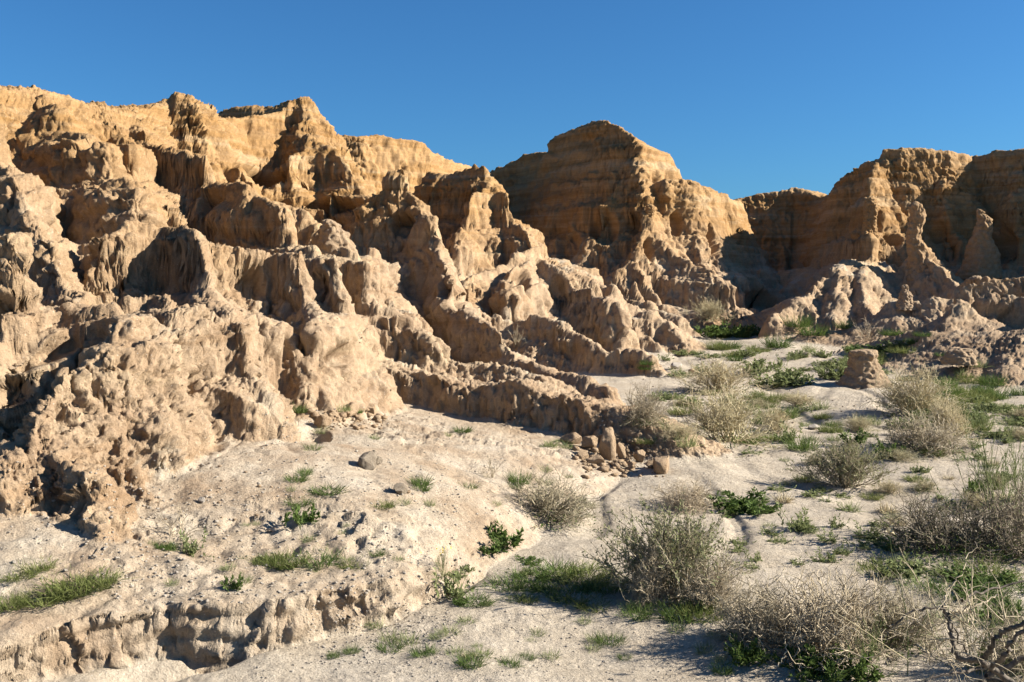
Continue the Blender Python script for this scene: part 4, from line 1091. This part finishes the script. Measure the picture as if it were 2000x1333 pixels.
# fallen dead branch, flower stalk, loose sticks in the near right corner
def limb(name, pts, r0, r1, mat, parent=None, sides=8, sub=6, org=(0, 0, 0), wob=.006):
    p = np.array([P(*a) for a in pts], np.float64) - np.array(org)
    n = len(p); t = np.linspace(0, n - 1, (n - 1) * sub + 1); out = []
    for u_ in t:                                  # Catmull-Rom
        i = min(int(u_), n - 2); f = u_ - i
        a, b, c, d = p[max(i-1, 0)], p[i], p[i+1], p[min(i+2, n-1)]
        out.append(.5 * ((2 * b) + (-a + c) * f + (2 * a - 5 * b + 4 * c - d) * f * f + (-a + 3 * b - 3 * c + d) * f ** 3))
    out = np.array(out)[None] + RS.normal(size=(1, len(out), 3)) * wob
    V, q = tubes(out, r0 * .62, r1 * .62, sides)
    return mesh_np(name, V, q, mat, parent)
_g = at(1930, 1325)
fb = bpy.data.objects.new('fallen_branch', None); COL.objects.link(fb); fb.location = _g
tag(fb, 'dark crooked fallen branch with forked dead limbs in tall weeds', 'branch')
O = _g[:]
Yb = 5.6
limb('limb', [(1985, 1345, Yb), (1945, 1310, Yb), (1915, 1292, Yb - .05), (1880, 1288, Yb - .1), (1862, 1272, Yb - .1), (1858, 1235, Yb - .05), (1850, 1205, Yb), (1838, 1188, Yb)], .034, .013, BARK, fb, org=O)
limb('limb', [(1842, 1190, Yb), (1805, 1188, Yb - .03), (1770, 1200, Yb - .08), (1745, 1222, Yb - .1), (1730, 1242, Yb - .12)], .013, .006, BARK, fb, org=O)
limb('limb', [(1850, 1206, Yb), (1848, 1180, Yb + .05), (1850, 1150, Yb + .1), (1872, 1130, Yb + .12), (1890, 1090, Yb + .15), (1908, 1062, Yb + .2)], .011, .003, TWIG_GREY, fb, org=O)
limb('limb', [(1856, 1198, Yb), (1890, 1190, Yb + .1), (1925, 1175, Yb + .15), (1950, 1162, Yb + .2)], .012, .006, TWIG_GREY, fb, org=O)
limb('limb', [(1915, 1292, Yb), (1935, 1270, Yb - .1), (1955, 1235, Yb - .15), (1985, 1222, Yb - .2), (2030, 1200, Yb - .2)], .026, .016, BARK, fb, org=O)
limb('limb', [(1940, 1305, Yb - .1), (1965, 1275, Yb - .25), (1985, 1245, Yb - .3), (2025, 1215, Yb - .35)], .024, .016, BARK, fb, org=O)
limb('limb', [(1900, 1290, Yb), (1880, 1260, Yb - .1), (1860, 1225, Yb - .15), (1842, 1195, Yb - .15)], .010, .006, BARK, fb, org=O)
limb('limb', [(1930, 1300, Yb), (1890, 1312, Yb - .1), (1850, 1318, Yb - .15), (1800, 1335, Yb - .2)], .014, .008, BARK, fb, org=O)
limb('limb', [(1880, 1175, Yb + .2), (1905, 1160, Yb + .3), (1960, 1145, Yb + .4), (2020, 1130, Yb + .4)], .012, .009, BARK, fb, org=O)
limb('limb', [(1925, 1320, Yb), (1960, 1300, Yb), (2030, 1275, Yb)], .028, .022, BARK, fb, org=O)
limb('limb', [(1985, 1345, Yb), (1940, 1330, Yb + .1), (1900, 1338, Yb + .1)], .03, .02, BARK, fb, org=O)
tw0 = grow(np.array([P(RS.uniform(1780, 2010), RS.uniform(1180, 1330), Yb + RS.uniform(-.2, .25)) for _ in range(90)]) - np.array(O), RS.normal(size=(90, 3)) + [0, 0, .6], RS.uniform(.12, .45, 90), 6, .22, 0)
p_, d_ = pick(tw0, 160, .2, 1)
tw1 = grow(p_, d_ + RS.normal(size=(160, 3)) * .6, RS.uniform(.05, .2, 160), 4, .25, 0)
mesh_np('twigs', *join([tubes(tw0, .004, .0016), tubes(tw1, .0022, .001)]), TWIG_GREY, fb)['kind'] = 'stuff'
_g = at(1775, 1320)
st_ = bpy.data.objects.new('flower_stalk', None); COL.objects.link(st_); st_.location = _g; O = _g[:]
tag(st_, 'tall thin green flower stalk with a small bud cluster on top', 'stalk')
Ys = _g.y
limb('stem', [(1772, 1330, Ys), (1773, 1260, Ys), (1770, 1200, Ys), (1755, 1130, Ys), (1742, 1080, Ys), (1738, 1040, Ys)], .006, .0025, LEAF_SAGE, st_, 5, org=O, wob=.001)
limb('stem', [(1773, 1290, Ys), (1720, 1255, Ys - .1), (1670, 1220, Ys - .15), (1625, 1192, Ys - .2)], .005, .002, STRAW, st_, 5, org=O, wob=.001)
limb('stem', [(1773, 1280, Ys), (1790, 1240, Ys), (1812, 1200, Ys)], .004, .002, LEAF_SAGE, st_, 5, org=O, wob=.001)
_t = np.array(P(1738, 1038, Ys)) - np.array(O)
_o = mesh_np('bud', *leaves(_t + RS.normal(size=(22, 3)) * .012, RS.normal(size=(22, 3)) + [0, 0, 1.2], .035, .008), STRAW, st_)
_g = at(1475, 1325)
sk = limb('loose_stick', [(1468, 1330, _g.y), (1490, 1308, _g.y), (1520, 1298, _g.y + .02), (1535, 1275, _g.y + .05), (1537, 1248, _g.y + .12)], .010, .004, TWIG_PALE)
tag(sk, 'pale bent stick poking out of the dead brush onto sand', 'stick')
_g = at(1660, 935)
sk = limb('loose_stick', [(1640, 938, _g.y), (1690, 935, _g.y - .1), (1735, 922, _g.y - .15), (1760, 914, _g.y - .15)], .009, .003, TWIG_DARK)
tag(sk, 'black dead stick reaching out of the small saltbush', 'stick')

# gravel: nobody could count it
def gravel(name, n, boxes, rmin, rmax, mat, label):
    Vs, Fs, o = [], [], 0
    base = [rock_verts(900 + i, 1, 1, .75, 5, ICO1_V) for i in range(6)]
    for k in range(n):
        b = boxes[RS.randint(0, len(boxes))]
        px = RS.uniform(b[0], b[1]); py = RS.uniform(b[2], b[3])
        j = int(np.searchsorted(PXC, px)); j = min(max(j, 0), NC - 1)
        i = int(np.argmax(RUN[j] <= py))
        if i == 0: continue
        r = rmin * (rmax / rmin) ** (RS.rand() ** 2.6)
        a = RS.uniform(0, 6.28); c, s_ = math.cos(a), math.sin(a)
        v = base[k % 6] * r
        v = np.stack([v[:, 0] * c - v[:, 1] * s_, (v[:, 0] * s_ + v[:, 1] * c) * RS.uniform(.7, 1), v[:, 2] * RS.uniform(.6, 1)], -1)
        Vs.append(v + np.array([XT[j, i], YT[j, i], ZT[j, i] + r * .25])); Fs.append(ICO1_F + o); o += len(v)
    return tag(mesh_np(name, np.concatenate(Vs), np.concatenate(Fs), mat, smooth=True), label, 'gravel', kind='stuff')
RUN = np.minimum.accumulate(PYP, axis=1)
gravel('gravel', 6000, [(0, 1000, 900, 1180), (200, 900, 950, 1180), (500, 1250, 800, 960)], .003, .020, PALESTONE, 'pale pebbles strewn over the apron below the cliffs')
gravel('gravel', 3000, [(500, 1450, 1190, 1333), (600, 900, 1180, 1300)], .003, .014, PALESTONE, 'small pebbles strewn over the flat sandy bench')
gravel('gravel', 900, [(0, 620, 560, 1050), (600, 1200, 500, 800)], .006, .025, CLAY, 'earth crumbs lying on the ledges of the left hillside')
gravel('gravel', 2200, [(1780, 2000, 640, 780), (1480, 1800, 640, 700), (1250, 1700, 690, 900)], .008, .035, GREYSTONE, 'grey gravel on the slopes beside the upper wash')
gravel('rubble', 420, [(1120, 1300, 865, 935), (1140, 1240, 880, 925), (600, 750, 803, 842)], .015, .085, CLAY, 'crumbled earth rubble around the end of the low wall')
print('done', round(time.time() - T0, 1))
